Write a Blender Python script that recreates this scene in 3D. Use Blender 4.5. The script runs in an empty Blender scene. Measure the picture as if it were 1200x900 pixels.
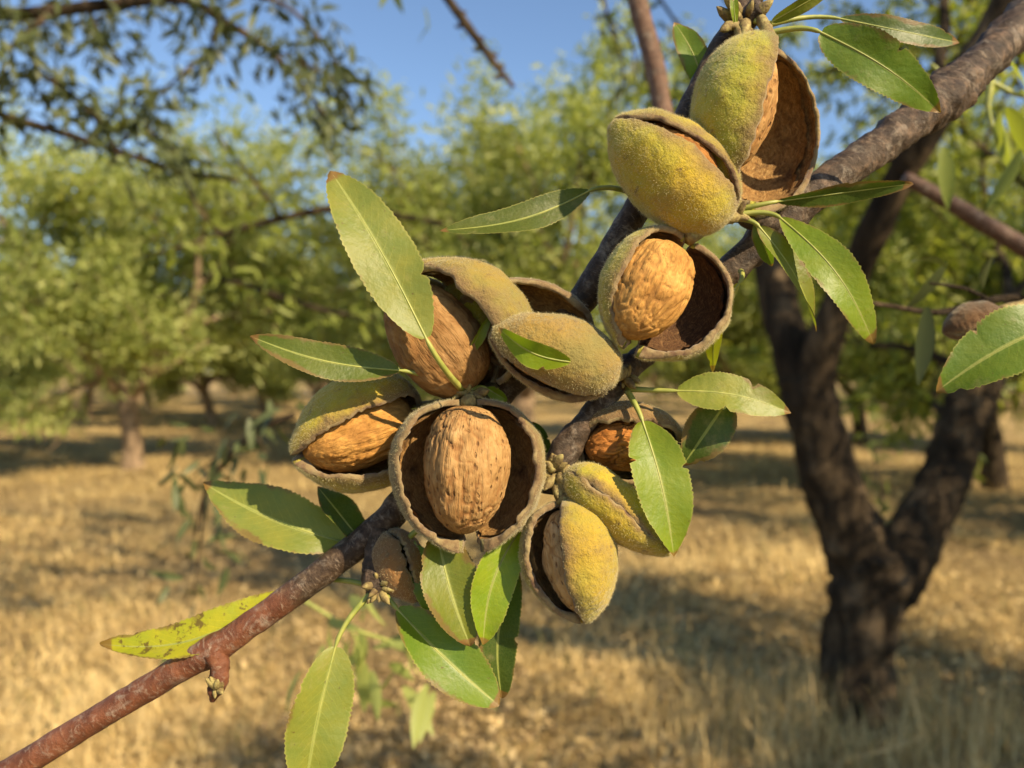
import bpy, math, random
import numpy as np
from mathutils import Vector, Matrix, noise

# ------------------------------------------------------------------ camera, sky, sun
scene = bpy.context.scene
col = scene.collection
R = math.radians
CAM_H = 1.40
PITCH = R(-0.85)
FPX = 942.0                      # focal length in pixels of the 1200x900 photograph
D0 = 0.25                        # distance of the fruiting branch
U = D0 / FPX                     # one photo pixel at that distance, in metres

cam_d = bpy.data.cameras.new('camera')
cam = bpy.data.objects.new('camera', cam_d)
col.objects.link(cam)
cam.location = (0, 0, CAM_H)
cam.rotation_euler = (R(90) + PITCH, 0, 0)
cam_d.sensor_width = 36
cam_d.lens = 36 * FPX / 1200
cam_d.clip_start = 0.01
cam_d.clip_end = 2000
cam_d.dof.use_dof = True
cam_d.dof.focus_distance = 0.242
cam_d.dof.aperture_fstop = 10.8
scene.camera = cam

SUN_EL, SUN_AZ = R(36), R(47)    # azimuth measured from straight behind the camera towards the right
to_sun = Vector((math.sin(SUN_AZ) * math.cos(SUN_EL), -math.cos(SUN_AZ) * math.cos(SUN_EL), math.sin(SUN_EL)))
sun_d = bpy.data.lights.new('sun', 'SUN')
sun_d.energy = 5.0
sun_d.angle = R(0.55)
sun_d.color = (1.0, 0.80, 0.53)
sun = bpy.data.objects.new('sun', sun_d)
sun.rotation_euler = to_sun.to_track_quat('Z', 'Y').to_euler()
sun.location = (8, -6, 9)
col.objects.link(sun)

world = bpy.data.worlds.new('World')
scene.world = world
world.use_nodes = True
wn = world.node_tree
sky = wn.nodes.new('ShaderNodeTexSky')
sky.sky_type = 'NISHITA'
sky.sun_disc = False
sky.sun_elevation = SUN_EL
sky.sun_rotation = math.atan2(to_sun.x, to_sun.y)
sky.air_density = 1.0
sky.dust_density = 0.25
sky.ozone_density = 3.0
bg = wn.nodes['Background']
bg.inputs['Strength'].default_value = 0.09
wn.links.new(sky.outputs[0], bg.inputs['Color'])

vs = scene.view_settings
vs.view_transform = 'Standard'
vs.look = 'None'
vs.exposure = 0.97
vs.gamma = 1.0
vs.use_curve_mapping = False
scene.cycles.use_denoising = True
scene.cycles.max_bounces = 6
scene.cycles.transmission_bounces = 4
scene.cycles.transparent_max_bounces = 4

rng = np.random.default_rng(7)
rnd = random.Random(11)

# ------------------------------------------------------------------ helpers
cp, sp = math.cos(PITCH), math.sin(PITCH)


def P(px, py, d):
    """A photo pixel (1200x900) at distance d along the view axis -> a place in the orchard."""
    x = (px - 600) / FPX * d
    v = (450 - py) / FPX * d
    return Vector((x, d * cp - v * sp, CAM_H + d * sp + v * cp))


def N(px, py, dz=0.0):
    """The same for the fruiting branch: dz counts photo pixels behind its plane."""
    return P(px, py, D0 + dz * U)


def tagged(o, label=None, cat=None, group=None, kind=None):
    if label: o['label'] = label
    if cat: o['category'] = cat
    if group: o['group'] = group
    if kind: o['kind'] = kind
    return o


def empty(name, loc=(0, 0, 0)):
    o = bpy.data.objects.new(name, None)
    o.empty_display_size = 0.05
    o.matrix_world = Matrix.Translation(Vector(loc))
    o.matrix_basis = Matrix.Translation(Vector(loc))
    col.objects.link(o)
    return o


def link(name, mesh, mat=None, parent=None, basis=None):
    o = bpy.data.objects.new(name, mesh)
    if mat is not None:
        for m in (mat if isinstance(mat, (list, tuple)) else [mat]):
            mesh.materials.append(m)
    if parent is not None:
        o.parent = parent
    if basis is not None:
        o.matrix_basis = basis
    col.objects.link(o)
    return o


def mesh_from(verts, faces, name='mesh', smooth=True, uvs=None, mats=None):
    me = bpy.data.meshes.new(name)
    me.from_pydata([tuple(v) for v in verts], [], faces)
    if smooth:
        me.polygons.foreach_set('use_smooth', [True] * len(me.polygons))
    if uvs is not None:
        lay = me.uv_layers.new(name='UVMap')
        li = np.empty(len(me.loops), dtype=np.int32)
        me.loops.foreach_get('vertex_index', li)
        lay.data.foreach_set('uv', np.asarray(uvs, dtype=np.float32)[li].ravel())
    if mats is not None:
        me.polygons.foreach_set('material_index', mats)
    me.update()
    return me


def np_mesh(name, verts, tris, smooth=False, colors=None):
    """Fast triangle mesh from numpy arrays."""
    me = bpy.data.meshes.new(name)
    nv, nt = len(verts), len(tris)
    me.vertices.add(nv)
    me.vertices.foreach_set('co', np.asarray(verts, np.float32).ravel())
    me.loops.add(nt * 3)
    me.loops.foreach_set('vertex_index', np.asarray(tris, np.int32).ravel())
    me.polygons.add(nt)
    me.polygons.foreach_set('loop_start', np.arange(0, nt * 3, 3, dtype=np.int32))
    me.polygons.foreach_set('loop_total', np.full(nt, 3, np.int32))
    if smooth:
        me.polygons.foreach_set('use_smooth', np.ones(nt, bool))
    if colors is not None:
        a = me.color_attributes.new('tint', 'FLOAT_COLOR', 'POINT')
        c = np.ones((nv, 4), np.float32)
        c[:, :3] = colors
        a.data.foreach_set('color', c.ravel())
    me.update()
    me.validate()
    return me


def catmull(pts, n):
    """pts: list of equal-length tuples -> n points per span, smoothed."""
    p = np.array(pts, float)
    p = np.vstack([2 * p[0] - p[1], p, 2 * p[-1] - p[-2]])
    out = []
    for i in range(1, len(p) - 2):
        for k in range(n):
            t = k / n
            a, b, c, d = p[i - 1], p[i], p[i + 1], p[i + 2]
            out.append(0.5 * (2 * b + (c - a) * t + (2 * a - 5 * b + 4 * c - d) * t * t + (3 * b - a - 3 * c + d) * t ** 3))
    out.append(p[-2])
    return np.array(out)


def tube_data(pts, rad, seg=10, bump=0.0, freq=1.0, seed=0.0, cap=True):
    """Tube along pts (n,3) with radii -> verts, faces, uvs. bump is relative to the radius."""
    pts = np.asarray(pts, float)
    n = len(pts)
    T = np.gradient(pts, axis=0)
    T /= np.linalg.norm(T, axis=1)[:, None] + 1e-12
    ref = Vector((0, 1, 0)) if abs(T[0][1]) < 0.9 else Vector((1, 0, 0))
    nrm = Vector(T[0]).cross(ref).normalized()
    verts, uvs, faces = [], [], []
    L = 0.0
    for i in range(n):
        t = Vector(T[i])
        nrm = (nrm - t * nrm.dot(t)).normalized()
        b = t.cross(nrm)
        if i: L += float(np.linalg.norm(pts[i] - pts[i - 1]))
        for k in range(seg):
            a = 2 * math.pi * k / seg
            dvec = nrm * math.cos(a) + b * math.sin(a)
            r = rad[i]
            p = Vector(pts[i]) + dvec * r
            if bump:
                q = p * freq + Vector((seed, seed * 1.7, 0))
                r *= 1 + bump * (noise.noise(q) + 0.5 * noise.noise(q * 2.3))
                p = Vector(pts[i]) + dvec * r
            verts.append(p)
            uvs.append((k / seg, L))
    for i in range(n - 1):
        for k in range(seg):
            k2 = (k + 1) % seg
            faces.append((i * seg + k, i * seg + k2, (i + 1) * seg + k2, (i + 1) * seg + k))
    if cap:
        faces.append(tuple(range(seg - 1, -1, -1)))
        faces.append(tuple((n - 1) * seg + k for k in range(seg)))
    return verts, faces, uvs


class Bag:
    """Collects tubes into one mesh."""
    def __init__(self): self.v, self.f, self.u = [], [], []
    def add(self, vfu, off=None):
        v, f, u = vfu
        o = len(self.v)
        self.v += [Vector(p) for p in v]
        self.u += list(u)
        self.f += [tuple(i + o for i in q) for q in f]
    def mesh(self, name='mesh', origin=(0, 0, 0)):
        og = Vector(origin)
        return mesh_from([p - og for p in self.v], self.f, name, True, self.u)


# ------------------------------------------------------------------ materials
class M:
    def __init__(self, name):
        self.m = bpy.data.materials.new(name)
        self.m.use_nodes = True
        self.t = self.m.node_tree
        self.p = self.t.nodes['Principled BSDF']
        self.out = self.t.nodes['Material Output']

    def n(self, typ, **kw):
        nd = self.t.nodes.new('ShaderNode' + typ)
        for k, v in kw.items():
            if hasattr(nd, k) and k not in nd.inputs:
                setattr(nd, k, v)
            else:
                self.s(nd, k, v)
        return nd

    def s(self, nd, key, v):
        i = nd.inputs[key]
        if isinstance(v, bpy.types.NodeSocket):
            self.t.links.new(v, i)
        elif isinstance(v, (tuple, list)):
            i.default_value = tuple(v) + ((1,) if len(v) == 3 and len(i.default_value) == 4 else ())
        else:
            i.default_value = v

    def coord(self, kind='Object'):
        return self.n('TexCoord').outputs[kind]

    def mapped(self, vec, scale):
        nd = self.n('Mapping')
        self.s(nd, 'Vector', vec)
        self.s(nd, 'Scale', scale)
        return nd.outputs[0]

    def noise(self, vec, scale, detail=4, rough=0.55, dist=0.0):
        nd = self.n('TexNoise')
        self.s(nd, 'Vector', vec); self.s(nd, 'Scale', scale); self.s(nd, 'Detail', detail)
        self.s(nd, 'Roughness', rough); self.s(nd, 'Distortion', dist)
        return nd.outputs['Fac']

    def ramp(self, fac, stops):
        nd = self.n('ValToRGB')
        e = nd.color_ramp.elements
        while len(e) < len(stops): e.new(0.5)
        for el, (pos, c) in zip(e, stops):
            el.position = pos
            el.color = (c, c, c, 1) if isinstance(c, (int, float)) else tuple(c) + (1,)
        self.s(nd, 'Fac', fac)
        return nd.outputs['Color']

    def mix(self, fac, a, b, mode='MIX'):
        nd = self.n('Mix', data_type='RGBA', blend_type=mode)
        self.s(nd, 0, fac)
        for idx, v in ((6, a), (7, b)):
            i = nd.inputs[idx]
            if isinstance(v, bpy.types.NodeSocket): self.t.links.new(v, i)
            else: i.default_value = tuple(v) + (1,) if len(v) == 3 else v
        return nd.outputs[2]

    def math(self, op, a, b=0.0, c=0.0):
        nd = self.n('Math', operation=op)
        for i, v in enumerate((a, b, c)): self.s(nd, i, v)
        return nd.outputs[0]

    def bump(self, h, dist, strength=1.0, prev=None):
        nd = self.n('Bump')
        self.s(nd, 'Height', h); self.s(nd, 'Distance', dist); self.s(nd, 'Strength', strength)
        if prev is not None: self.s(nd, 'Normal', prev)
        return nd.outputs[0]

    def translucent(self, color, fac, normal=None):
        tr = self.n('BsdfTranslucent')
        self.s(tr, 'Color', color)
        mx = self.n('MixShader')
        self.s(mx, 0, fac)
        self.t.links.new(self.p.outputs[0], mx.inputs[1])
        self.t.links.new(tr.outputs[0], mx.inputs[2])
        self.t.links.new(mx.outputs[0], self.out.inputs['Surface'])


def mat_hull():
    m = M('hull_skin')
    co = m.coord()
    tint = m.n('ObjectInfo').outputs['Color']
    big = m.noise(co, 55, 3)
    c = m.mix(m.ramp(big, [(0.36, 0.0), (0.62, 0.9)]), m.mix(1.0, tint, (0.86, 0.93, 0.9), 'MULTIPLY'), m.mix(1.0, tint, (1.25, 1.02, 0.65), 'MULTIPLY'))
    grey = m.noise(co, 95, 6, 0.68)
    c = m.mix(m.ramp(grey, [(0.50, 0.0), (0.72, 0.55)]), c, (0.17, 0.125, 0.060))
    uvx = m.n('SeparateXYZ'); m.s(uvx, 0, m.n('UVMap').outputs[0])
    lipd = m.math('ABSOLUTE', m.math('MULTIPLY_ADD', uvx.outputs[0], 2.0, -1.0))
    lipd = m.math('ADD', lipd, m.math('MULTIPLY_ADD', m.noise(co, 160, 3), 0.5, -0.25))
    c = m.mix(m.ramp(lipd, [(0.72, 0.0), (1.02, 0.85)]), c, (0.16, 0.10, 0.048))
    spk = m.noise(co, 230, 4, 0.7)
    c = m.mix(m.ramp(spk, [(0.59, 0.0), (0.70, 0.75)]), c, (0.11, 0.07, 0.03))
    m.s(m.p, 'Base Color', c)
    m.s(m.p, 'Roughness', 0.85)
    m.s(m.p, 'Specular IOR Level', 0.25)
    m.s(m.p, 'Sheen Weight', 0.35); m.s(m.p, 'Sheen Roughness', 0.45); m.s(m.p, 'Sheen Tint', (1, 0.93, 0.7))
    b = m.bump(m.noise(co, 210, 5, 0.65), 0.0019, 0.9)
    b = m.bump(m.noise(co, 1900, 3, 0.7), 0.00022, 0.9, b)
    m.s(m.p, 'Normal', b)
    return m.m


def mat_rim():
    m = M('hull_rim')
    co = m.coord()
    a = m.noise(co, 170, 4, 0.65)
    c = m.ramp(a, [(0.3, (0.090, 0.046, 0.026)), (0.48, (0.19, 0.130, 0.062)), (0.70, (0.28, 0.225, 0.105))])
    m.s(m.p, 'Base Color', c)
    m.s(m.p, 'Roughness', 0.9); m.s(m.p, 'Specular IOR Level', 0.2)
    m.s(m.p, 'Sheen Weight', 0.3); m.s(m.p, 'Sheen Tint', (1, 0.9, 0.75))
    b = m.bump(m.noise(co, 900, 4, 0.7), 0.0006, 0.9)
    m.s(m.p, 'Normal', b)
    return m.m


def mat_lining(name, lo, mid, hi):
    m = M(name)
    uv = m.n('UVMap').outputs[0]
    co = m.coord()
    fib = m.noise(m.mapped(uv, (7, 5, 1)), 4.0, 7, 0.75, 1.6)
    blot = m.noise(co, 130, 4, 0.6)
    c = m.ramp(fib, [(0.32, lo), (0.5, mid), (0.68, hi)])
    c = m.mix(m.ramp(blot, [(0.53, 0.0), (0.70, 0.85)]), c, (0.060, 0.026, 0.012))
    ret = m.n('TexVoronoi', feature='DISTANCE_TO_EDGE'); m.s(ret, 'Vector', m.mapped(co, (1, 1, 0.6))); m.s(ret, 'Scale', 420.0)
    retf = m.ramp(ret.outputs['Distance'], [(0.02, 1.0), (0.16, 0.0)])
    c = m.mix(m.math('MULTIPLY', retf, 0.20), c, (0.05, 0.022, 0.010))
    m.s(m.p, 'Base Color', c)
    m.s(m.p, 'Roughness', 0.7); m.s(m.p, 'Specular IOR Level', 0.3)
    b = m.bump(fib, 0.0024, 1.0)
    b = m.bump(retf, 0.0006, -0.4, b)
    b = m.bump(m.noise(co, 700, 4, 0.7), 0.0007, 0.8, b)
    m.s(m.p, 'Normal', b)
    return m.m


def mat_nut(name='nut_shell', pits=0.85):
    m = M(name)
    uv = m.n('UVMap').outputs[0]
    co = m.coord()
    tint = m.n('ObjectInfo').outputs['Color']
    # long shallow grooves that run with the shell, and elongated pits
    gro = m.noise(m.mapped(uv, (9, 1.6, 1)), 4.0, 4, 0.6, 0.5)
    vor = m.n('TexVoronoi', feature='F1')
    m.s(vor, 'Vector', m.mapped(co, (620, 620, 270))); m.s(vor, 'Scale', 1.0); m.s(vor, 'Randomness', 1.0)
    pit = m.ramp(vor.outputs['Distance'], [(0.10, 0.0), (0.30, 1.0)])
    keep = m.ramp(m.noise(co, 300, 2), [(0.38, 1.0), (0.50, 0.0)])
    pit = m.math('MAXIMUM', pit, keep)
    base = m.ramp(m.noise(co, 150, 5, 0.6), [(0.3, (0.31, 0.178, 0.066)), (0.55, (0.46, 0.292, 0.125)), (0.75, (0.58, 0.40, 0.20))])
    base = m.mix(1.0, base, tint, 'MULTIPLY')
    gat = m.n('Attribute', attribute_name='groove').outputs['Fac']
    gm = m.math('MAXIMUM', m.ramp(gro, [(0.30, 0.55), (0.40, 0.0)]), m.math('MULTIPLY', m.ramp(gat, [(0.15, 0.0), (0.8, 1.0)]), 0.72 if pits > 0.3 else 0.40))
    c = m.mix(gm, base, (0.20, 0.085, 0.024))
    c = m.mix(m.math('MULTIPLY', m.math('SUBTRACT', 1.0, pit), pits), c, (0.12, 0.05, 0.016))
    m.s(m.p, 'Base Color', c)
    m.s(m.p, 'Roughness', 0.75); m.s(m.p, 'Specular IOR Level', 0.2)
    b = m.bump(gro, 0.0013, 0.75)
    b = m.bump(pit, 0.0006, 0.9 if pits > 0.3 else 0.25, b)
    if pits < 0.3: b = m.bump(m.noise(m.mapped(co, (1, 1, 0.16)), 620, 6, 0.75, 0.5), 0.0009, 0.9, b)
    b = m.bump(m.noise(m.mapped(co, (1, 1, 0.4)), 1300, 3, 0.7), 0.0003, 0.7, b)
    m.s(m.p, 'Normal', b)
    return m.m


def mat_fuzz():
    m = M('fuzz_hair')
    m.s(m.p, 'Base Color', (0.62, 0.55, 0.30)); m.s(m.p, 'Roughness', 0.5)
    m.translucent((0.62, 0.55, 0.30, 1), 0.4)
    return m.m


def mat_leaf(name, spots=False):
    m = M(name)
    uv = m.n('UVMap').outputs[0]
    sep = m.n('SeparateXYZ'); m.s(sep, 0, uv)
    au = m.math('ABSOLUTE', m.math('MULTIPLY_ADD', sep.outputs[0], 2.0, -1.0))
    v = sep.outputs[1]
    tint = m.n('ObjectInfo').outputs['Color']
    co = m.coord()
    # side veins leave the midrib at a slant and arch forward
    ph = m.math('MULTIPLY_ADD', v, 15.0, m.math('MULTIPLY', m.math('POWER', au, 1.25), -3.4))
    wob = m.math('MULTIPLY_ADD', m.noise(co, 130, 2), 0.9, ph)
    tri = m.math('ABSOLUTE', m.math('MULTIPLY_ADD', m.math('FRACT', wob), 2.0, -1.0))
    vein = m.ramp(tri, [(0.0, 1.0), (0.14, 0.0)])
    fade = m.ramp(au, [(0.1, 1.0), (0.95, 0.15)])
    vein = m.math('MULTIPLY', vein, fade)
    net = m.n('TexVoronoi', feature='DISTANCE_TO_EDGE'); m.s(net, 'Vector', co); m.s(net, 'Scale', 900.0)
    netf = m.ramp(net.outputs['Distance'], [(0.0, 1.0), (0.12, 0.0)])
    blot = m.noise(co, 95, 4, 0.6)
    c = m.mix(m.ramp(blot, [(0.35, 0.0), (0.72, 0.8)]), tint, m.mix(1.0, tint, (1.55, 1.22, 0.9), 'MULTIPLY'))
    c = m.mix(m.math('MULTIPLY', vein, 0.42), c, m.mix(1.0, c, (1.75, 1.55, 1.6), 'MULTIPLY'))
    c = m.mix(m.math('MULTIPLY', netf, 0.10), c, (0.22, 0.28, 0.07))
    rib = m.ramp(au, [(0.0, 0.9), (0.045, 0.75), (0.075, 0.0)])
    c = m.mix(rib, c, (0.30, 0.33, 0.085))
    edge = m.ramp(au, [(0.93, 0.0), (1.0, 0.55)])
    c = m.mix(edge, c, (0.40, 0.36, 0.10))
    # dust and rubbed patches
    dust = m.ramp(m.noise(co, 60, 6, 0.7), [(0.56, 0.0), (0.72, 0.45)])
    c = m.mix(dust, c, (0.33, 0.27, 0.13))
    m_edge = m.math('ADD', m.math('MULTIPLY', au, 0.55), m.noise(co, 70, 5, 0.65))
    rnd_ = m.n('ObjectInfo').outputs['Random']
    scorch = m.ramp(m.math('ADD', m_edge, m.math('MULTIPLY_ADD', rnd_, 0.20, -0.20)), [(0.90, 0.0), (0.99, 0.75)])
    c = m.mix(scorch, c, (0.17, 0.10, 0.035))
    tipf = m.ramp(m.math('MULTIPLY_ADD', m.noise(co, 140, 3), 0.10, v), [(0.985, 0.0), (1.03, 0.85)])
    c = m.mix(tipf, c, (0.20, 0.10, 0.03))
    speck = m.ramp(m.noise(co, 700, 2), [(0.70, 0.0), (0.77, 0.6)])
    c = m.mix(speck, c, (0.10, 0.05, 0.02))
    if spots:
        sp_ = m.ramp(m.noise(co, 300, 4, 0.65), [(0.56, 0.0), (0.64, 0.8)])
        c = m.mix(sp_, c, (0.085, 0.040, 0.015))
        tipb = m.ramp(m.math('MULTIPLY_ADD', m.noise(co, 160, 3), 0.25, v), [(1.0, 0.0), (1.12, 0.8)])
        c = m.mix(tipb, c, (0.33, 0.15, 0.03))
    m.s(m.p, 'Base Color', c)
    m.s(m.p, 'Roughness', m.math('MULTIPLY_ADD', blot, 0.3, 0.33))
    m.s(m.p, 'Specular IOR Level', 0.4)
    b = m.bump(vein, 0.00035, -0.8)
    b = m.bump(m.noise(co, 420, 3, 0.6), 0.00045, 0.6, b)
    b = m.bump(netf, 0.00008, -0.5, b)
    m.s(m.p, 'Normal', b)
    m.translucent(m.mix(1.0, c, (1.5, 1.7, 0.55), 'MULTIPLY'), 0.34)
    return m.m


def mat_stalk():
    m = M('leaf_stalk')
    co = m.coord()
    c = m.ramp(m.noise(co, 200, 3), [(0.3, (0.17, 0.21, 0.035)), (0.7, (0.33, 0.33, 0.075))])
    m.s(m.p, 'Base Color', c); m.s(m.p, 'Roughness', 0.5)
    return m.m


def mat_bud():
    m = M('bud_scale')
    co = m.coord()
    c = m.ramp(m.noise(co, 350, 4, 0.7), [(0.3, (0.06, 0.03, 0.015)), (0.5, (0.20, 0.15, 0.05)), (0.7, (0.36, 0.31, 0.11))])
    m.s(m.p, 'Base Color', c); m.s(m.p, 'Roughness', 0.8)
    m.s(m.p, 'Normal', m.bump(m.noise(co, 1200, 3), 0.0004, 0.8))
    return m.m


def mat_twig(name, red_until=None, base=None, flecks=0.5):
    """Smooth young bark with grey scarfskin flecks; red wood up to a length along the branch, grey beyond."""
    m = M(name)
    uv = m.n('UVMap').outputs[0]
    sep = m.n('SeparateXYZ'); m.s(sep, 0, uv)
    co = m.coord()
    dark = m.ramp(m.noise(co, 300, 5, 0.65), [(0.3, (0.020, 0.012, 0.007)), (0.55, (0.062, 0.039, 0.023)), (0.78, (0.19, 0.135, 0.082))])
    if base: dark = m.ramp(m.noise(co, 220, 6, 0.65), [(0.3, base[0]), (0.52, base[1]), (0.75, base[2])])
    c = dark
    lent = m.noise(m.mapped(uv, (3.0, 330, 1)), 2.0, 6, 0.75, 0.9)
    if red_until:
        red = m.ramp(m.noise(co, 160, 4), [(0.3, (0.072, 0.024, 0.012)), (0.6, (0.170, 0.063, 0.030)), (0.8, (0.27, 0.135, 0.072))])
        w = m.math('MULTIPLY_ADD', m.noise(co, 90, 3), 0.030, sep.outputs[1])
        c = m.mix(m.ramp(w, [(0, 0), (1, 1)]) if False else m.math('SMOOTH_MIN', 1.0, m.math('MAXIMUM', 0.0, m.math('MULTIPLY', m.math('SUBTRACT', w, red_until), 90.0)), 0.05), red, dark)
    c = m.mix(m.ramp(lent, [(0.55, 0.0), (0.66, flecks)]), c, (0.36, 0.28, 0.20))
    silver = m.ramp(m.noise(m.mapped(uv, (2.0, 60, 1)), 2.0, 7, 0.75, 0.8), [(0.52, 0.0), (0.68, 0.62)])
    c = m.mix(silver, c, (0.30, 0.255, 0.20))
    m.s(m.p, 'Base Color', c)
    m.s(m.p, 'Roughness', 0.5); m.s(m.p, 'Specular IOR Level', 0.24)
    b = m.bump(lent, 0.0005, 0.6)
    b = m.bump(m.noise(co, 420, 6, 0.7), 0.0008 if red_until else 0.0014, 0.8, b)
    m.s(m.p, 'Normal', b)
    return m.m


def mat_bark(name, cols, sc=9.0):
    m = M(name)
    co = m.coord()
    a = m.noise(m.mapped(co, (1, 1, 0.28)), sc, 8, 0.65, 0.4)
    fine = m.noise(co, sc * 7, 5, 0.7)
    c = m.ramp(a, [(0.3, cols[0]), (0.5, cols[1]), (0.72, cols[2])])
    c = m.mix(m.ramp(fine, [(0.5, 0.0), (0.75, 0.5)]), c, cols[0])
    m.s(m.p, 'Base Color', c)
    m.s(m.p, 'Roughness', 0.9); m.s(m.p, 'Specular IOR Level', 0.2)
    b = m.bump(a, 0.06, 0.9)
    b = m.bump(fine, 0.012, 0.8, b)
    m.s(m.p, 'Normal', b)
    return m.m


def mat_foliage(name, c0, c1, c2, tl=0.33):
    m = M(name)
    rp = m.n('NewGeometry').outputs['Random Per Island']
    c = m.ramp(rp, [(0.0, c0), (0.55, c1), (1.0, c2)])
    m.s(m.p, 'Base Color', c)
    m.s(m.p, 'Roughness', 0.5); m.s(m.p, 'Specular IOR Level', 0.35)
    m.translucent(m.mix(1.0, c, (1.5, 1.5, 0.6), 'MULTIPLY'), tl)
    return m.m


def mat_ground():
    m = M('dry_earth')
    co = m.coord()
    a = m.noise(co, 0.9, 6, 0.6)
    f = m.noise(co, 22, 7, 0.75)
    straw = m.ramp(f, [(0.30, (0.22, 0.15, 0.065)), (0.5, (0.44, 0.32, 0.14)), (0.72, (0.64, 0.49, 0.23))])
    earth = m.ramp(f, [(0.3, (0.10, 0.068, 0.036)), (0.6, (0.24, 0.165, 0.085))])
    c = m.mix(m.ramp(a, [(0.36, 0.7), (0.56, 0.0)]), straw, earth)
    m.s(m.p, 'Base Color', c)
    m.s(m.p, 'Roughness', 0.95); m.s(m.p, 'Specular IOR Level', 0.1)
    m.s(m.p, 'Normal', m.bump(f, 0.07, 1.0))
    return m.m


def mat_grass():
    m = M('dry_grass')
    at = m.n('Attribute', attribute_name='tint')
    m.s(m.p, 'Base Color', at.outputs['Color'])
    m.s(m.p, 'Roughness', 0.6); m.s(m.p, 'Specular IOR Level', 0.3)
    m.translucent(at.outputs['Color'], 0.25)
    return m.m


HULL, RIM, NUT, FUZZ = mat_hull(), mat_rim(), mat_nut(), mat_fuzz()
NUT_TORN = mat_nut('torn_nut_shell', 0.22)
LINING = mat_lining('hull_lining', (0.16, 0.070, 0.020), (0.46, 0.245, 0.078), (0.68, 0.44, 0.17))
LINING_DARK = mat_lining('dark_hull_lining', (0.030, 0.014, 0.008), (0.15, 0.070, 0.030), (0.42, 0.24, 0.10))
LINING_MID = mat_lining('stained_papery_skin', (0.040, 0.017, 0.008), (0.17, 0.080, 0.030), (0.42, 0.24, 0.095))
SKIN = mat_lining('papery_skin', (0.20, 0.085, 0.022), (0.46, 0.25, 0.075), (0.68, 0.44, 0.17))
LEAF, SPOTTED, STALK, BUD = mat_leaf('leaf_blade'), mat_leaf('spotted_leaf_blade', True), mat_stalk(), mat_bud()
TWIG_RED = mat_twig('young_bark', 0.255)
TWIG_GREY = mat_twig('weathered_bark', None, [(0.018, 0.012, 0.008), (0.055, 0.037, 0.024), (0.19, 0.125, 0.08)], 0.3)
BARK_DARK = mat_bark('dark_bark', [(0.009, 0.0065, 0.004), (0.046, 0.032, 0.018), (0.24, 0.17, 0.095)], 13.0)
BARK_PALE = mat_bark('pale_bark', [(0.10, 0.070, 0.045), (0.26, 0.185, 0.115), (0.42, 0.31, 0.20)])
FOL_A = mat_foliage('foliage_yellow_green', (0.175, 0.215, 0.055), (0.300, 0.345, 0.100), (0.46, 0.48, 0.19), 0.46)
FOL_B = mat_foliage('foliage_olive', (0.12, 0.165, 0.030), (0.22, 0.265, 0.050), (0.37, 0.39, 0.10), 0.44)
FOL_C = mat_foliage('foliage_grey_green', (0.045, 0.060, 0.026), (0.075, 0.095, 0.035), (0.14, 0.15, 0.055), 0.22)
GROUND, GRASS = mat_ground(), mat_grass()

# ------------------------------------------------------------------ ground
def gz(x, y):
    return 0.034 * noise.noise(Vector((x * 9.0, y * 9.0, 5.0))) + 0.024 * noise.noise(Vector((x * 4.2, y * 4.2, 8.0))) + 0.030 * noise.noise(Vector((x * 2.1, y * 2.1, 0.0))) + 0.05 * noise.noise(Vector((x * 0.45, y * 0.45, 3.0)))


def build_ground():
    ys = np.concatenate([np.linspace(-14, 1.2, 20), np.geomspace(1.4, 40, 330), np.geomspace(46, 900, 16)])
    nx = 261
    v, f = [], []
    for y in ys:
        half = max(16.0, abs(y) * 1.1 + 4)
        for i in range(nx):
            s = i / (nx - 1) * 2 - 1
            x = half * (0.35 * s + 0.65 * s ** 3)
            v.append((x, y, gz(x, y) if abs(y) < 60 else 0))
    for j in range(len(ys) - 1):
        for i in range(nx - 1):
            a = j * nx + i
            f.append((a, a + 1, a + nx + 1, a + nx))
    o = link('ground', mesh_from(v, f, 'ground'), GROUND)
    tagged(o, 'dry straw coloured orchard floor with matted mown grass', kind='structure')


build_ground()


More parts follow.
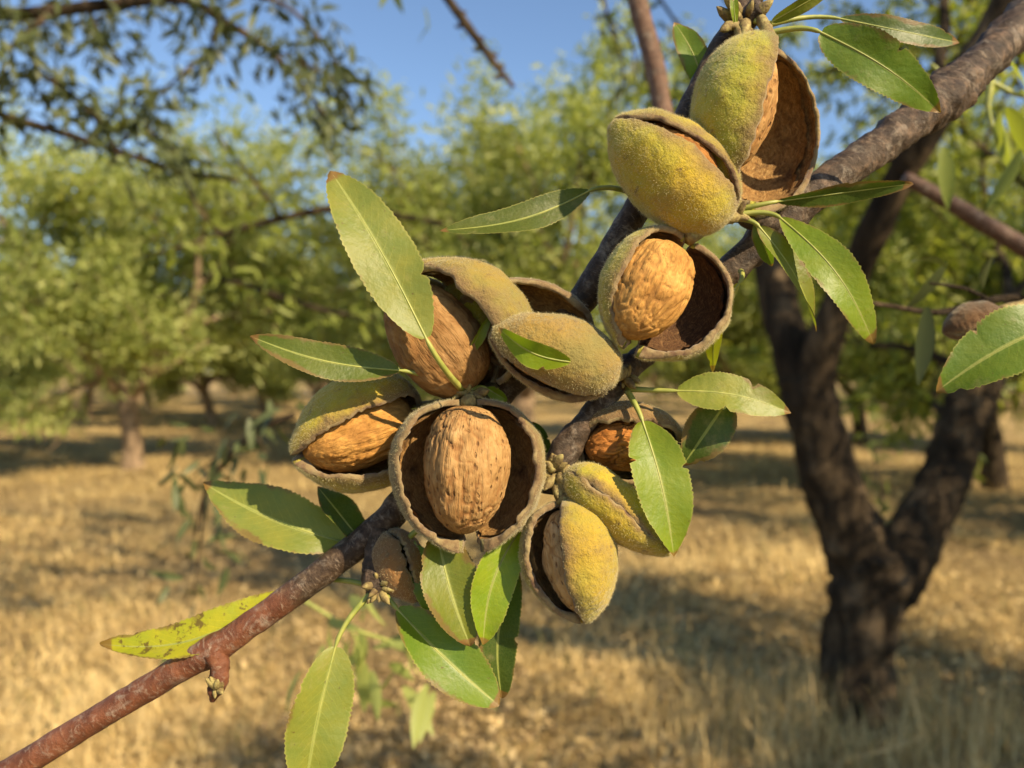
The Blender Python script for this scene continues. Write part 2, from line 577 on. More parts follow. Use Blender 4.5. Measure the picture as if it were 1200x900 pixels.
def build_grass():
    """Matted dry grass: leaning blades in tufts, thinner with distance."""
    cx, cy, ln, lean, wd = [], [], [], [], []
    ntuft = 25000
    inv = rng.uniform(1 / 26.0, 1 / 2.0, ntuft)
    d = 1 / inv
    x = rng.uniform(-1.15, 1.15, ntuft) * d
    patch = np.array([noise.noise(Vector((a * 0.8, b * 0.8, 9.0))) for a, b in zip(x, d)])
    keep = patch > rng.uniform(-0.62, 0.15, ntuft)
    x, d, patch = x[keep], d[keep], patch[keep]
    nb = 11
    X = np.repeat(x, nb) + rng.normal(0, 0.05, len(x) * nb) * np.repeat(0.6 + 0.1 * d, nb)
    Y = np.repeat(d, nb) + rng.normal(0, 0.05, len(x) * nb) * np.repeat(0.6 + 0.1 * d, nb)
    n = len(X)
    Lb = rng.gamma(3.0, 0.022, n) * np.repeat(np.clip(1 + 1.0 * patch, 0.5, 1.8), nb) * np.repeat(0.55 + 0.14 * np.minimum(d, 14), nb)
    W = rng.uniform(0.0018, 0.0048, n) * np.repeat(1 + 0.16 * d, nb)
    lean = np.abs(rng.normal(1.32, 0.34, n))
    az = rng.uniform(0, 2 * math.pi, n)
    tone = np.clip(rng.normal(0.46, 0.26, n) + 0.55 * np.repeat(patch, nb), 0, 1)
    # tall tuft at the foot of the dark forked trunk
    m = 1900
    ang = rng.uniform(0, 2 * math.pi, m)
    rr = 0.16 + np.abs(rng.normal(0, 0.30, m))
    X = np.concatenate([X, 1.34 + rr * np.cos(ang) * 1.3]); Y = np.concatenate([Y, 3.00 + rr * np.sin(ang) * 0.8])
    Lb = np.concatenate([Lb, rng.uniform(0.10, 0.34, m)]); W = np.concatenate([W, rng.uniform(0.003, 0.007, m)])
    lean = np.concatenate([lean, np.abs(rng.normal(0.4, 0.3, m))]); az = np.concatenate([az, rng.uniform(0, 2 * math.pi, m)])
    tone = np.concatenate([tone, np.clip(rng.normal(0.70, 0.22, m), 0, 1)])
    n = len(X)
    Z = np.array([gz(a, b) for a, b in zip(X, Y)]) - 0.005
    dirx, diry = np.cos(az), np.sin(az)
    sx, sy = -diry, dirx
    verts = np.zeros((n, 5, 3))
    l1, l2 = lean * 0.6, np.minimum(lean * 1.3, 1.75)
    for k, (wv, which) in enumerate(((1, 0), (-1, 0), (0.75, 1), (-0.75, 1), (0, 2))):
        if which == 0: r, h = 0 * Lb, 0 * Lb
        elif which == 1: r, h = Lb * 0.5 * np.sin(l1), Lb * 0.5 * np.cos(l1)
        else: r, h = Lb * 0.5 * (np.sin(l1) + np.sin(l2)), Lb * 0.5 * (np.cos(l1) + np.cos(l2))
        verts[:, k, 0] = X + dirx * r + sx * W * wv * 0.5
        verts[:, k, 1] = Y + diry * r + sy * W * wv * 0.5
        verts[:, k, 2] = Z + np.maximum(h, 0.003)
    base = np.arange(n)[:, None] * 5
    tris = np.concatenate([base + np.array([[0, 1, 3]]), base + np.array([[0, 3, 2]]), base + np.array([[2, 3, 4]])], axis=1).reshape(-1, 3)
    c0, c1, c2 = np.array((0.26, 0.175, 0.07)), np.array((0.60, 0.44, 0.18)), np.array((0.80, 0.63, 0.30))
    t = tone[:, None]
    cc = np.where(t < 0.5, c0 + (c1 - c0) * t * 2, c1 + (c2 - c1) * (t * 2 - 1))
    green = (rng.uniform(0, 1, n) < 0.05)[:, None]
    cc = np.where(green, np.array((0.17, 0.17, 0.05)), cc)
    colors = np.repeat(cc, 5, axis=0)
    me = np_mesh('dry_grass', verts.reshape(-1, 3), tris, False, colors)
    o = link('dry_grass', me, GRASS)
    tagged(o, 'matted dry yellow grass covering the orchard floor', kind='stuff')


build_grass()



def build_litter():
    """Curled dry leaves and chaff lying on the matted grass."""
    g = np.random.default_rng(77)
    n = 50000
    d = 1 / g.uniform(1 / 18.0, 1 / 2.0, n)
    x = g.uniform(-1.15, 1.15, n) * d
    z = np.array([gz(a, b) for a, b in zip(x, d)]) + g.uniform(0.005, 0.05, n)
    az = g.uniform(0, 6.283, n)
    t = np.stack([np.cos(az), np.sin(az), g.normal(0, 0.5, n)], 1); t /= np.linalg.norm(t, axis=1)[:, None]
    s_ = np.cross(t, g.normal(0, 0.35, (n, 3)) + np.array((0, 0, 1.0))); s_ /= np.linalg.norm(s_, axis=1)[:, None]
    nn = np.cross(t, s_)
    L = g.uniform(0.016, 0.060, (n, 1)); W = L * g.uniform(0.25, 0.55, (n, 1))
    c = np.stack([x, d, z], 1)
    v = np.stack([c - t * L / 2, c + s_ * W / 2 + nn * W * 0.3, c + t * L / 2 + nn * L * 0.12, c - s_ * W / 2 + nn * W * 0.3], 1).reshape(-1, 3)
    b = np.arange(n)[:, None] * 4
    f = np.concatenate([b + np.array([[0, 1, 2]]), b + np.array([[0, 2, 3]])], 1).reshape(-1, 3)
    k = g.uniform(0, 1, (n, 1)) ** 1.3
    cc = np.array((0.22, 0.145, 0.065)) * (1 - k) + np.array((0.76, 0.58, 0.28)) * k
    o = link('leaf_litter', np_mesh('leaf_litter', v, f, False, np.repeat(cc, 4, axis=0)), GRASS)
    tagged(o, 'curled dry leaves and chaff scattered over the straw', kind='stuff')


build_litter()

# ------------------------------------------------------------------ orchard trees
def leaf_cloud(pos, dirs, size, seed, asp=0.30, droop=0.35):
    """Small folded leaf faces at pos, pointing roughly along dirs."""
    g = np.random.default_rng(seed)
    n = len(pos)
    d = dirs + g.normal(0, 0.75, (n, 3))
    d[:, 2] -= droop
    d /= np.linalg.norm(d, axis=1)[:, None]
    r = g.normal(0, 1, (n, 3))
    r[:, 2] += 0.0
    s = np.cross(d, r); s /= np.linalg.norm(s, axis=1)[:, None] + 1e-9
    nn = np.cross(d, s)
    L = size * g.uniform(0.65, 1.25, n)[:, None]
    W = L * asp * g.uniform(0.8, 1.2, n)[:, None]
    v = np.zeros((n, 4, 3))
    v[:, 0] = pos
    v[:, 1] = pos + d * L * 0.48 + s * W * 0.5 + nn * W * 0.18
    v[:, 2] = pos + d * L + nn * L * -0.06
    v[:, 3] = pos + d * L * 0.48 - s * W * 0.5 + nn * W * 0.18
    b = np.arange(n)[:, None] * 4
    t = np.concatenate([b + np.array([[0, 1, 2]]), b + np.array([[0, 2, 3]])], axis=1).reshape(-1, 3)
    return v.reshape(-1, 3), t


def grow(start, direction, length, r0, level, bag, twigs, g, seg=7, up=0.25, wob=0.25):
    """A limb that wanders, tapers and carries side shoots; its twigs collect leaf sites."""
    n = 7
    pts = [np.array(start, float)]
    d = np.array(direction, float); d /= np.linalg.norm(d)
    for i in range(n):
        d = d + g.normal(0, wob / (1 + 0.0 * level), 3) * 0.5
        d[2] += up * 0.25
        d /= np.linalg.norm(d)
        pts.append(pts[-1] + d * length / n)
    pts = np.array(pts)
    r = np.linspace(r0, r0 * 0.35, n + 1)
    bag.add(tube_data(pts, r, seg, 0.12 if level == 0 else 0, 4.0))
    if level >= 2:
        for i in range(1, n + 1):
            twigs.append((pts[i], pts[i] - pts[i - 1]))
        return
    kids = 8 if level == 0 else 6
    for k in range(kids):
        i = int(0.6 + (k + 0.6) / kids * (n - 0.6)) + (1 if level else 0)
        i = min(i, n)
        base = pts[i]
        t = pts[i] - pts[i - 1]; t /= np.linalg.norm(t)
        side = g.normal(0, 1, 3); side -= t * side.dot(t); side /= np.linalg.norm(side)
        nd = t * 0.65 + side * 0.85
        grow(base, nd, length * g.uniform(0.42, 0.65), r[i] * 0.6, level + 1, bag, twigs, g, 5 if level == 0 else 4, up * 0.6, wob * 1.3)
    for i in range(3, n + 1):
        twigs.append((pts[i], pts[i] - pts[i - 1]))


def tree_meshes(seed, H, fork, r0, spread, nleaf, leaf_len, nlimb=4):
    g = np.random.default_rng(seed)
    bag, twigs = Bag(), []
    lean = g.normal(0, 0.10, 2)
    pts = catmull([(0, 0, -0.08), (lean[0] * 0.3, lean[1] * 0.3, fork * 0.4), (lean[0] * 0.7, lean[1] * 0.7, fork * 0.8), (lean[0], lean[1], fork * 1.08)], 4)
    rr = np.interp(np.linspace(0, 1, len(pts)), [0, 0.12, 0.6, 1], [r0 * 1.45, r0 * 1.05, r0 * 0.92, r0 * 1.0])
    bag.add(tube_data(pts, rr, 12, 0.16, 5.0, seed))
    top = pts[-1]
    a0 = g.uniform(0, 6.28)
    for k in range(nlimb):
        a = a0 + k * 2 * math.pi / nlimb + g.normal(0, 0.25)
        tilt = g.uniform(0.85, 1.20) * spread
        d = np.array((math.cos(a) * tilt, math.sin(a) * tilt, 1.0))
        grow(top - np.array((0, 0, 0.12)), d, (H - fork) * g.uniform(0.58, 0.74), r0 * 0.62, 0, bag, twigs, g, 8, 0.42)
    tp = np.array([t[0] for t in twigs]); td = np.array([t[1] for t in twigs])
    td /= np.linalg.norm(td, axis=1)[:, None]
    w = g.gamma(2.0, 1.0, len(tp)); w /= w.sum()
    pick = g.choice(len(tp), nleaf, p=w)
    pos = tp[pick] + g.normal(0, 0.13, (nleaf, 3)) + td[pick] * g.uniform(-0.1, 0.12, nleaf)[:, None]
    ok = pos[:, 2] > 0.55
    v, t = leaf_cloud(pos[ok], td[pick][ok], leaf_len, seed + 1)
    return bag.mesh('trunk'), np_mesh('crown', v, t)


VARIANTS = [tree_meshes(21, 5.3, 0.95, 0.125, 1.05, 36000, 0.130),
            tree_meshes(34, 5.6, 0.95, 0.14, 1.00, 40000, 0.130),
            tree_meshes(55, 5.0, 1.00, 0.14, 1.10, 36000, 0.130),
            tree_meshes(77, 5.2, 1.10, 0.15, 1.00, 24000, 0.110)]


def orchard_tree(var, x, y, rot, sc, label, bark, fol, group='almond trees in the orchard rows'):
    root = empty('almond_tree', (x, y, gz(x, y) if y < 60 else 0))
    root.rotation_euler = (0, 0, rot)
    root.scale = (sc, sc, sc)
    tagged(root, label, 'tree', group)
    for nm, me, mt in (('trunk', VARIANTS[var][0], bark), ('crown', VARIANTS[var][1], fol)):
        o = bpy.data.objects.new(nm, me)
        if not me.materials: me.materials.append(mt)
        o.parent = root
        col.objects.link(o)
        o.material_slots[0].link = 'OBJECT'
        o.material_slots[0].material = mt
    return root


def gx(px, d): return (px - 600) / FPX * d


named = [
    (0, gx(157, 11.6), 11.6, 1.3, 1.10, 'leafy almond tree with a short forked trunk standing left of the split nuts', BARK_PALE, FOL_A),
    (1, gx(100, 23.5), 23.5, 1.9, 1.02, 'smaller almond tree with a leaning trunk seen behind the leafy forked one', BARK_PALE, FOL_A),
    (1, gx(615, 11.0), 11.0, 3.3, 1.12, 'broad bright almond tree rising behind the middle of the fruiting branch', BARK_PALE, FOL_A),
    (2, gx(1168, 9.6), 9.6, 5.0, 1.05, 'almond tree with a dark slender trunk behind the right limb of the near tree', BARK_DARK, FOL_B),
    (0, gx(1290, 13.5), 13.5, 2.2, 1.0, 'almond tree at the right frame edge with only its crown side showing', BARK_DARK, FOL_B),
    (2, gx(845, 17.0), 17.0, 0.9, 1.05, 'almond tree filling the gap left of the dark forked trunk', BARK_PALE, FOL_A),
    (0, gx(370, 19.0), 19.0, 4.1, 0.95, 'almond tree under the open patch of sky beside the tall upright leaf', BARK_PALE, FOL_A),
    (2, gx(-70, 14.0), 14.0, 2.9, 0.85, 'almond tree whose crown leans in from the left frame edge', BARK_PALE, FOL_A),
    (2, gx(250, 21), 21, 5.2, 0.95, 'almond tree in the gap between the left forked tree and the tall upright leaf', BARK_PALE, FOL_A),
    (1, gx(490, 15.5), 15.5, 0.2, 0.95, 'almond tree whose crown fills in behind the split nuts', BARK_PALE, FOL_A),
    (0, gx(310, 23), 23, 2.6, 1.0, 'small distant almond tree low behind the blurred leafy twig', BARK_PALE, FOL_A),
    (1, -11.8, 13.5, 0.9, 1.0, 'almond tree left of the frame edge in the forked tree row', BARK_PALE, FOL_A),
    (0, -17.5, 20.0, 2.9, 1.0, 'almond tree far left beyond the frame edge', BARK_PALE, FOL_A),
    (1, gx(1010, 15.5), 15.5, 3.9, 1.02, 'almond tree between the two limbs of the dark forked trunk', BARK_DARK, FOL_B),
]
for a in named: orchard_tree(*a)
k = 0
for row, d in enumerate((27, 33, 39, 46, 55)):
    for i in range(-8, 9):
        x = i * 6.2 + (3.1 if row % 2 else 0.4) + rnd.uniform(-0.5, 0.5)
        if abs(x / d) > 1.0: continue
        orchard_tree(k % 3, x, d + rnd.uniform(-1, 1), rnd.uniform(0, 6.28), rnd.uniform(0.88, 1.05),
                     'far almond tree lost among the back rows of the orchard', BARK_PALE, FOL_A, 'far almond trees in the back rows')
        k += 1
# the next trees of the row the photographer stands in: just outside the frame, they shade the orchard floor
orchard_tree(3, 3.8, 0.6, 0.7, 0.84, 'almond tree just outside the right frame edge', BARK_DARK, FOL_B)
orchard_tree(3, 7.8, 5.2, 2.1, 1.0, 'almond tree further right along the near row', BARK_DARK, FOL_B)


# the dark forked tree on the right
def path3(pts, n=5):
    """(px, py, depth, half width in px) -> world points and radii"""
    c = catmull(pts, n)
    w = [P(p[0], p[1], p[2]) for p in c]
    r = [max(p[3], 0.3) * p[2] / FPX for p in c]
    return w, r


def near_tree():
    D = 3.2
    base = P(1000, 858, D); base.z = gz(base.x, base.y)
    root = empty('almond_tree', base)
    tagged(root, 'dark forked almond trunk with two rough limbs rising from dry grass', 'tree', 'almond trees in the orchard rows')
    bag = Bag()
    bag.add(tube_data(*path3([(1000, 885, D, 74), (1001, 848, D, 50), (1004, 780, D, 40), (1013, 715, D, 41), (1024, 668, D, 46), (1030, 640, D, 40)], 9), 30, 0.24, 12.0))
    bag.add(tube_data(*path3([(1022, 690, D, 40), (1000, 630, D, 36), (972, 560, D - .03, 32), (954, 490, D - .05, 30), (944, 440, D - .05, 30)], 8), 26, 0.24, 12.0, 2.0))
    bag.add(tube_data(*path3([(1036, 690, D, 36), (1064, 640, D + .03, 32), (1100, 575, D + .1, 29), (1122, 510, D + .15, 27), (1150, 440, D + .2, 25), (1195, 370, D + .25, 22), (1260, 260, D + .3, 19), (1300, 120, D + .3, 15)], 8), 22, 0.22, 12.0, 5.0))
    bag.add(tube_data(*path3([(945, 470, D - .05, 27), (925, 400, D, 24), (908, 330, D + .1, 22), (900, 250, D + .2, 22), (880, 140, D + .3, 18), (870, 0, D + .4, 14), (880, -160, D + .4, 9)], 6), 14, 0.14, 7.0, 9.0))
    bag.add(tube_data(*path3([(950, 470, D - .05, 25), (965, 400, D - .15, 21), (1005, 310, D - .3, 19), (1050, 215, D - .45, 18), (1105, 120, D - .6, 20), (1170, 20, D - .7, 17), (1230, -120, D - .8, 12)], 6), 14, 0.14, 7.0, 7.0))
    link('trunk', bag.mesh('trunk', base), BARK_DARK, root)
    # boughs that carry the crown
    g = np.random.default_rng(91)
    bb, tw = Bag(), []
    starts = [((900, 250, D + .2), (-0.3, 0.5, 0.8), 1.3), ((880, 140, D + .3), (0.2, 0.9, 0.6), 1.6), ((870, 20, D + .4), (-0.4, 0.6, 0.9), 1.6),
              ((1195, 370, D + .25), (0.3, 0.8, 0.4), 1.5), ((1260, 260, D + .3), (-0.25, 0.7, 0.5), 1.6), ((1290, 160, D + .3), (-0.35, 0.4, 0.8), 1.7),
              ((1050, 215, D - .45), (0.5, 0.6, 0.5), 1.1), ((1105, 120, D - .6), (0.2, 0.7, 0.7), 1.4), ((1122, 510, D + .15), (0.4, 0.9, 0.35), 1.1),
              ((1150, 440, D + .2), (-0.3, 1.0, 0.25), 1.0),
              ((1225, -105, D - .8), (0.35, -0.4, 0.6), 1.6), ((1225, -105, D - .8), (-0.5, -0.1, 0.8), 1.7), ((1200, -50, D - .75), (0.6, 0.3, 0.7), 1.6),
              ((1225, -105, D - .8), (0.1, 0.1, 1.0), 1.8), ((880, -150, D + .4), (0.5, -0.5, 0.7), 1.6), ((880, -150, D + .4), (-0.5, -0.2, 0.8), 1.6)]
    for s, d, ln in starts:
        grow(np.array(P(*s)), d, ln, 0.026, 1, bb, tw, g, 6, 0.2)
    link('boughs', bb.mesh('boughs', base), BARK_DARK, root)
    root_leaves(root, base, tw, g, 8500, 0.085, FOL_B, 'crown', 260, Vector((0, 0, CAM_H)))
    # water shoot with a few leaves in the fork
    sb = Bag()
    sh = catmull([tuple(P(1036, 655, D + .1)), tuple(P(1034, 590, D + .12)), tuple(P(1022, 520, D + .15)), tuple(P(1024, 465, D + .15))], 4)
    sb.add(tube_data(sh, np.linspace(0.006, 0.002, len(sh)), 5))
    link('shoot', sb.mesh('shoot', base), BARK_PALE, root)
    tws = [(p, np.array((g.normal(), 0.2, 0.3))) for p in sh[3:] for _ in range(3)]
    root_leaves(root, base, tws, g, 34, 0.07, FOL_A, 'shoot_leaves', 34, Vector((0, 0, CAM_H)))
    return root


LEAF_LOW = {}


def low_leaf(L, W, bend):
    key = (round(L, 4), round(W, 4), round(bend, 3))
    if key in LEAF_LOW: return LEAF_LOW[key]
    v, f = [], []
    nn = 6
    for i in range(nn + 1):
        t = i / nn
        w = W * 0.5 * (math.sin(math.pi * min(1, t * 0.93 + 0.05)) ** 0.8) * (1.12 - 0.3 * t)
        z = -bend * t * t * L
        v += [(L * t, -w, z + w * 0.3), (L * t, 0, z), (L * t, w, z + w * 0.3)]
    for i in range(nn):
        a = i * 3
        f += [(a, a + 3, a + 4, a + 1), (a + 1, a + 4, a + 5, a + 2)]
    me = mesh_from(v, f, 'leaf')
    LEAF_LOW[key] = me
    return me


def basis_from(pos, d, nrm):
    x = Vector(d).normalized()
    z = (Vector(nrm) - x * Vector(nrm).dot(x)).normalized()
    y = z.cross(x)
    m = Matrix((x, y, z)).transposed().to_4x4()
    m.translation = Vector(pos)
    return m


def root_leaves(root, base, twigs, g, n, L, mat, name, singles, eye, spread=0.025):
    """Leaves on twigs: the nearest in view as leaf parts that share meshes, the rest in one crown mesh."""
    tp = np.array([t[0] for t in twigs]); td = np.array([t[1] for t in twigs])
    td = td / (np.linalg.norm(td, axis=1)[:, None] + 1e-9)
    pick = g.integers(0, len(tp), n)
    pos = tp[pick] + g.normal(0, spread, (n, 3))
    dirs = td[pick] + g.normal(0, 0.7, (n, 3)); dirs[:, 2] -= 0.35
    rel = pos - np.array(eye)
    px = 600 + rel[:, 0] / rel[:, 1] * FPX; py = 450 - rel[:, 2] / rel[:, 1] * FPX
    inview = (px > -40) & (px < 1240) & (py > -40) & (py < 900)
    order = np.argsort(np.where(inview, rel[:, 1], 1e3))
    one = [i for i in order[:singles] if inview[i]]
    protos = [low_leaf(L, L * 0.28, b) for b in (0.05, 0.16, 0.28)]
    for j, i in enumerate(one):
        me = protos[j % 3]
        if not me.materials: me.materials.append(mat)
        o = bpy.data.objects.new('leaf', me)
        o.parent = root
        s = g.uniform(0.7, 1.2)
        b = basis_from(pos[i] - np.array(base), dirs[i], g.normal(0, 1, 3) + np.array((0, 0, 0.6)))
        o.matrix_basis = b @ Matrix.Diagonal((s, s, s, 1))
        col.objects.link(o)
        o.material_slots[0].link = 'OBJECT'
        o.material_slots[0].material = mat
    rest = np.array([i for i in range(n) if i not in set(one)], int)
    if len(rest):
        v, t = leaf_cloud(pos[rest], dirs[rest], L, 5)
        o = link(name, np_mesh(name, v - np.array(base), t), mat, root)
        o['kind'] = 'stuff'


near_tree()


def straw(path, label):
    w, rad = path3(path, 6)
    v, f, u = tube_data([tuple(p - w[0]) for p in w], rad, 6, 0.15, 60.0)
    o = link('straw_stalk', mesh_from(v, f, 'straw_stalk', True, u), STRAW)
    o.location = w[0]
    tagged(o, label, 'straw', 'dry stalks at the foot of the dark trunk')


STRAW = bpy.data.materials.new('straw'); STRAW.use_nodes = True
STRAW.node_tree.nodes['Principled BSDF'].inputs['Base Color'].default_value = (0.60, 0.43, 0.19, 1)
STRAW.node_tree.nodes['Principled BSDF'].inputs['Roughness'].default_value = 0.6
straw([(912, 905, 2.82, 2.6), (898, 880, 2.80, 2.6), (882, 857, 2.78, 2.0), (868, 838, 2.77, 0.8)], 'leaning pale stalk left of the dark trunk foot')
straw([(957, 880, 2.9, 2.4), (954, 840, 2.9, 2.2), (951, 800, 2.9, 1.8), (947, 768, 2.9, 0.7)], 'upright stalk touching the left side of the dark trunk foot')
straw([(1080, 900, 2.8, 2.6), (1077, 862, 2.8, 2.2), (1073, 830, 2.8, 1.8), (1066, 806, 2.8, 0.7)], 'tallest stalk right of the dark trunk with a bent top')
straw([(975, 894, 2.8, 2.4), (1012, 886, 2.78, 2.4), (1050, 875, 2.76, 2.2), (1084, 862, 2.75, 1)], 'fallen stalk lying across the front of the dark trunk foot')
straw([(1153, 905, 2.8, 2.2), (1152, 880, 2.8, 2), (1149, 850, 2.8, 0.8)], 'short stalk farthest right of the dark trunk')

# ------------------------------------------------------------------ boughs that hang into the picture, out of focus
def hanging(name, label, stems, nleaf, L, fol, bark, seed, cat='branch', sites=None, droop=0.0, spread=0.025):
    """stems: list of pixel paths (px, py, depth, half width px). Leaves sprout along stems listed in sites."""
    g = np.random.default_rng(seed)
    base = P(*stems[0][0][:3])
    root = empty(name, base)
    tagged(root, label, cat)
    tw = []
    bag = Bag()
    for si, st in enumerate(stems):
        w, r = path3(st, 6)
        bag.add(tube_data(w, r, 8, 0.12, 40.0, si))
        if sites is None or si in sites:
            pw = np.array([tuple(p) for p in w])
            dd = np.gradient(pw, axis=0); dd /= np.linalg.norm(dd, axis=1)[:, None]
            for i in range(2, len(pw)):
                for _ in range(2):
                    side = g.normal(0, 1, 3)
                    tw.append((pw[i] + side * 0.012, dd[i] * 0.6 + side * 0.5 - np.array((0, 0, droop))))
    link('stem', bag.mesh('stem', base), bark, root)
    if nleaf: root_leaves(root, base, tw, g, nleaf, L, fol, 'leaves', 300, Vector((0, 0, CAM_H)), spread)
    return root


D1 = 2.7
hanging('almond_bough', 'drooping leafy bough across the top left corner of sky',
        [[(-420, 60, D1, 12), (-240, 42, D1, 11), (-60, 20, D1, 9), (40, 15, D1, 8), (130, 5, D1, 7), (215, 0, D1, 6), (262, 25, D1, 5), (310, 55, D1, 4), (350, 95, D1, 3), (385, 140, D1, 2.2), (405, 165, D1, 1.4)],
         [(215, 0, D1, 4), (270, -10, D1, 3.4), (330, 5, D1 + .1, 3), (370, 40, D1 + .1, 2.4), (400, 85, D1 + .1, 1.5)],
         [(300, 48, D1, 2.2), (345, 70, D1 - .1, 2), (385, 90, D1 - .1, 1.6), (412, 112, D1 - .1, 1)],
         [(255, 22, D1, 2.5), (245, 60, D1, 2.2), (215, 85, D1, 2), (180, 115, D1, 1.8), (150, 125, D1, 1.4)],
         [(100, 8, D1, 3), (120, 45, D1, 2.2), (150, 80, D1, 1.5)],
         [(60, 14, D1, 4), (30, 40, D1 - .1, 3), (0, 65, D1 - .1, 2.5), (-30, 80, D1 - .1, 2)],
         [(160, 4, D1, 3), (120, 20, D1 + .2, 2), (60, 30, D1 + .2, 1.6), (10, 24, D1 + .2, 1.2)]],
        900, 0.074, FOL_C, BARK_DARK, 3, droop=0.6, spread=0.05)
hanging('almond_bough', 'thin dark bough sloping from the left frame edge towards the tall leaf',
        [[(-420, 60, D1, 9), (-220, 84, D1, 7), (-60, 118, D1, 5), (0, 134, D1, 5), (70, 155, D1, 4.4), (140, 178, D1, 4.2), (210, 200, D1, 3.6), (280, 212, D1, 2.4)],
         [(45, 85, D1, 4), (80, 108, D1, 3.4), (122, 146, D1, 2.4)],
         [(140, 178, D1, 2.4), (120, 150, D1, 2), (90, 120, D1, 1.6), (50, 90, D1, 1.4), (10, 70, D1, 1)],
         [(140, 170, D1, 2.4), (165, 140, D1, 2), (180, 115, D1, 1.4)],
         [(170, 150, D1, 1.8), (200, 175, D1, 1.4), (212, 182, D1, 1)]],
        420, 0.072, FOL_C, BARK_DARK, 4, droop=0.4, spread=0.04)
D2 = 3.6
hanging('almond_bough', 'blurred grey bough running behind the tall upright leaf',
        [[(170, 300, D2, 2), (210, 290, D2, 2.6), (270, 272, D2, 3.4), (330, 256, D2, 4.4), (390, 245, D2, 4.6), (450, 250, D2, 4.2), (520, 262, D2, 3)],
         [(330, 256, D2, 3), (300, 215, D2, 2.4), (270, 180, D2, 2), (250, 150, D2, 1.4)],
         [(260, 275, D2, 3), (230, 240, D2, 2.4), (215, 200, D2, 1.8)],
         [(235, 322, D2 + .3, 2.4), (290, 335, D2 + .3, 3.2), (340, 352, D2 + .3, 3.4), (390, 366, D2 + .3, 3), (440, 372, D2 + .3, 2)]],
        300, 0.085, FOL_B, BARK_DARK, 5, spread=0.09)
hanging('almond_bough', 'leafy bough hanging behind the thick branch in the top right corner',
        [[(1290, -40, 3.0, 5), (1200, 20, 3.0, 4.5), (1130, 50, 3.0, 4), (1060, 62, 3.0, 3.4), (1000, 70, 3.0, 2.4), (960, 90, 3.0, 1.4)],
         [(1200, 20, 3.0, 3), (1190, 90, 3.1, 2.6), (1160, 150, 3.1, 2.2), (1150, 220, 3.1, 1.6), (1160, 270, 3.1, 1.2)],
         [(1130, 50, 3.0, 2.6), (1100, 10, 3.0, 2.2), (1050, -20, 3.0, 1.6)],
         [(1060, 62, 3.0, 2.2), (1020, 30, 3.0, 1.8), (970, 8, 3.0, 1.2)],
         [(1190, 90, 3.1, 2.2), (1215, 150, 3.1, 1.8), (1190, 210, 3.1, 1.4)],
         [(1060, 62, 3.0, 2.2), (1040, 110, 3.1, 1.8), (1000, 150, 3.1, 1.2)]],
        900, 0.062, FOL_B, BARK_DARK, 23, droop=0.3, spread=0.07)
hanging('almond_twig', 'thin bare twig with tiny buds pointing down across open sky',
        [[(505, -30, 1.6, 6), (530, 6, 1.6, 5.5), (556, 42, 1.6, 5), (580, 75, 1.6, 4), (602, 102, 1.6, 2.6)]] +
        [[(x, y, 1.6, 3), (x + sx * 8, y + 4 - abs(sx), 1.6, 2.6), (x + sx * 12, y + 2, 1.6, 1)] for x, y, sx in
         ((535, 12, 1), (545, 28, -1), (556, 42, 1), (566, 55, -1), (572, 62, 1), (580, 75, 1), (590, 88, -1))],
        0, 0.05, FOL_C, BARK_DARK, 6, 'twig')
hanging('almond_twig', 'small leaf tuft dipping from the top edge left of the bare twig',
        [[(472, -40, 1.9, 3), (470, -14, 1.9, 2.4), (474, -4, 1.9, 1.4)]], 7, 0.06, FOL_B, BARK_DARK, 16, 'twig', droop=0.8)
hanging('almond_branch', 'straight brown branch rising behind the yellow fuzzy nut to the top edge',
        [[(788, 190, 0.62, 13), (778, 140, 0.62, 13), (768, 80, 0.62, 12), (752, 20, 0.62, 11.5), (738, -40, 0.62, 11)]],
        0, 0.05, FOL_B, mat_twig('brown_bark', None, [(0.05, 0.026, 0.016), (0.125, 0.068, 0.042), (0.20, 0.12, 0.08)]), 8)
hanging('almond_twig', 'leafy grey twigs in the sky between the bare twig and straight brown branch',
        [[(700, -40, 2.6, 2.4), (712, 20, 2.6, 2), (730, 80, 2.6, 1.6), (722, 130, 2.6, 1)], [(760, -20, 2.6, 2), (800, 40, 2.6, 2), (815, 90, 2.6, 1.4)],
         [(712, 20, 2.6, 1.6), (740, 50, 2.6, 1.4), (745, 95, 2.6, 1)]],
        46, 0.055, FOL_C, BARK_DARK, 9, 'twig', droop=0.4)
hanging('almond_branch', 'dim brown branch slanting down to the right frame edge',
        [[(1060, 208, 0.95, 8), (1090, 224, 0.95, 9), (1140, 254, 0.95, 10.5), (1200, 290, 0.95, 12), (1270, 330, 0.95, 13)]],
        0, 0.05, FOL_B, mat_twig('dim_bark', None, [(0.03, 0.016, 0.012), (0.085, 0.045, 0.03), (0.16, 0.09, 0.06)]), 10)
hanging('almond_twig', 'blurred leafy twig hanging low before the straw left of the nuts',
        [[(345, 486, 1.25, 4), (300, 505, 1.25, 3.6), (268, 535, 1.25, 3), (240, 580, 1.25, 2.4), (228, 630, 1.25, 1.6)],
         [(268, 535, 1.25, 2), (250, 540, 1.25, 1.6), (225, 560, 1.25, 1)], [(300, 505, 1.25, 2), (310, 530, 1.25, 1)],
         [(240, 580, 1.25, 1.6), (232, 660, 1.25, 1.4), (226, 700, 1.25, 1)]],
        70, 0.044, FOL_C, BARK_DARK, 12, 'twig', droop=0.3)
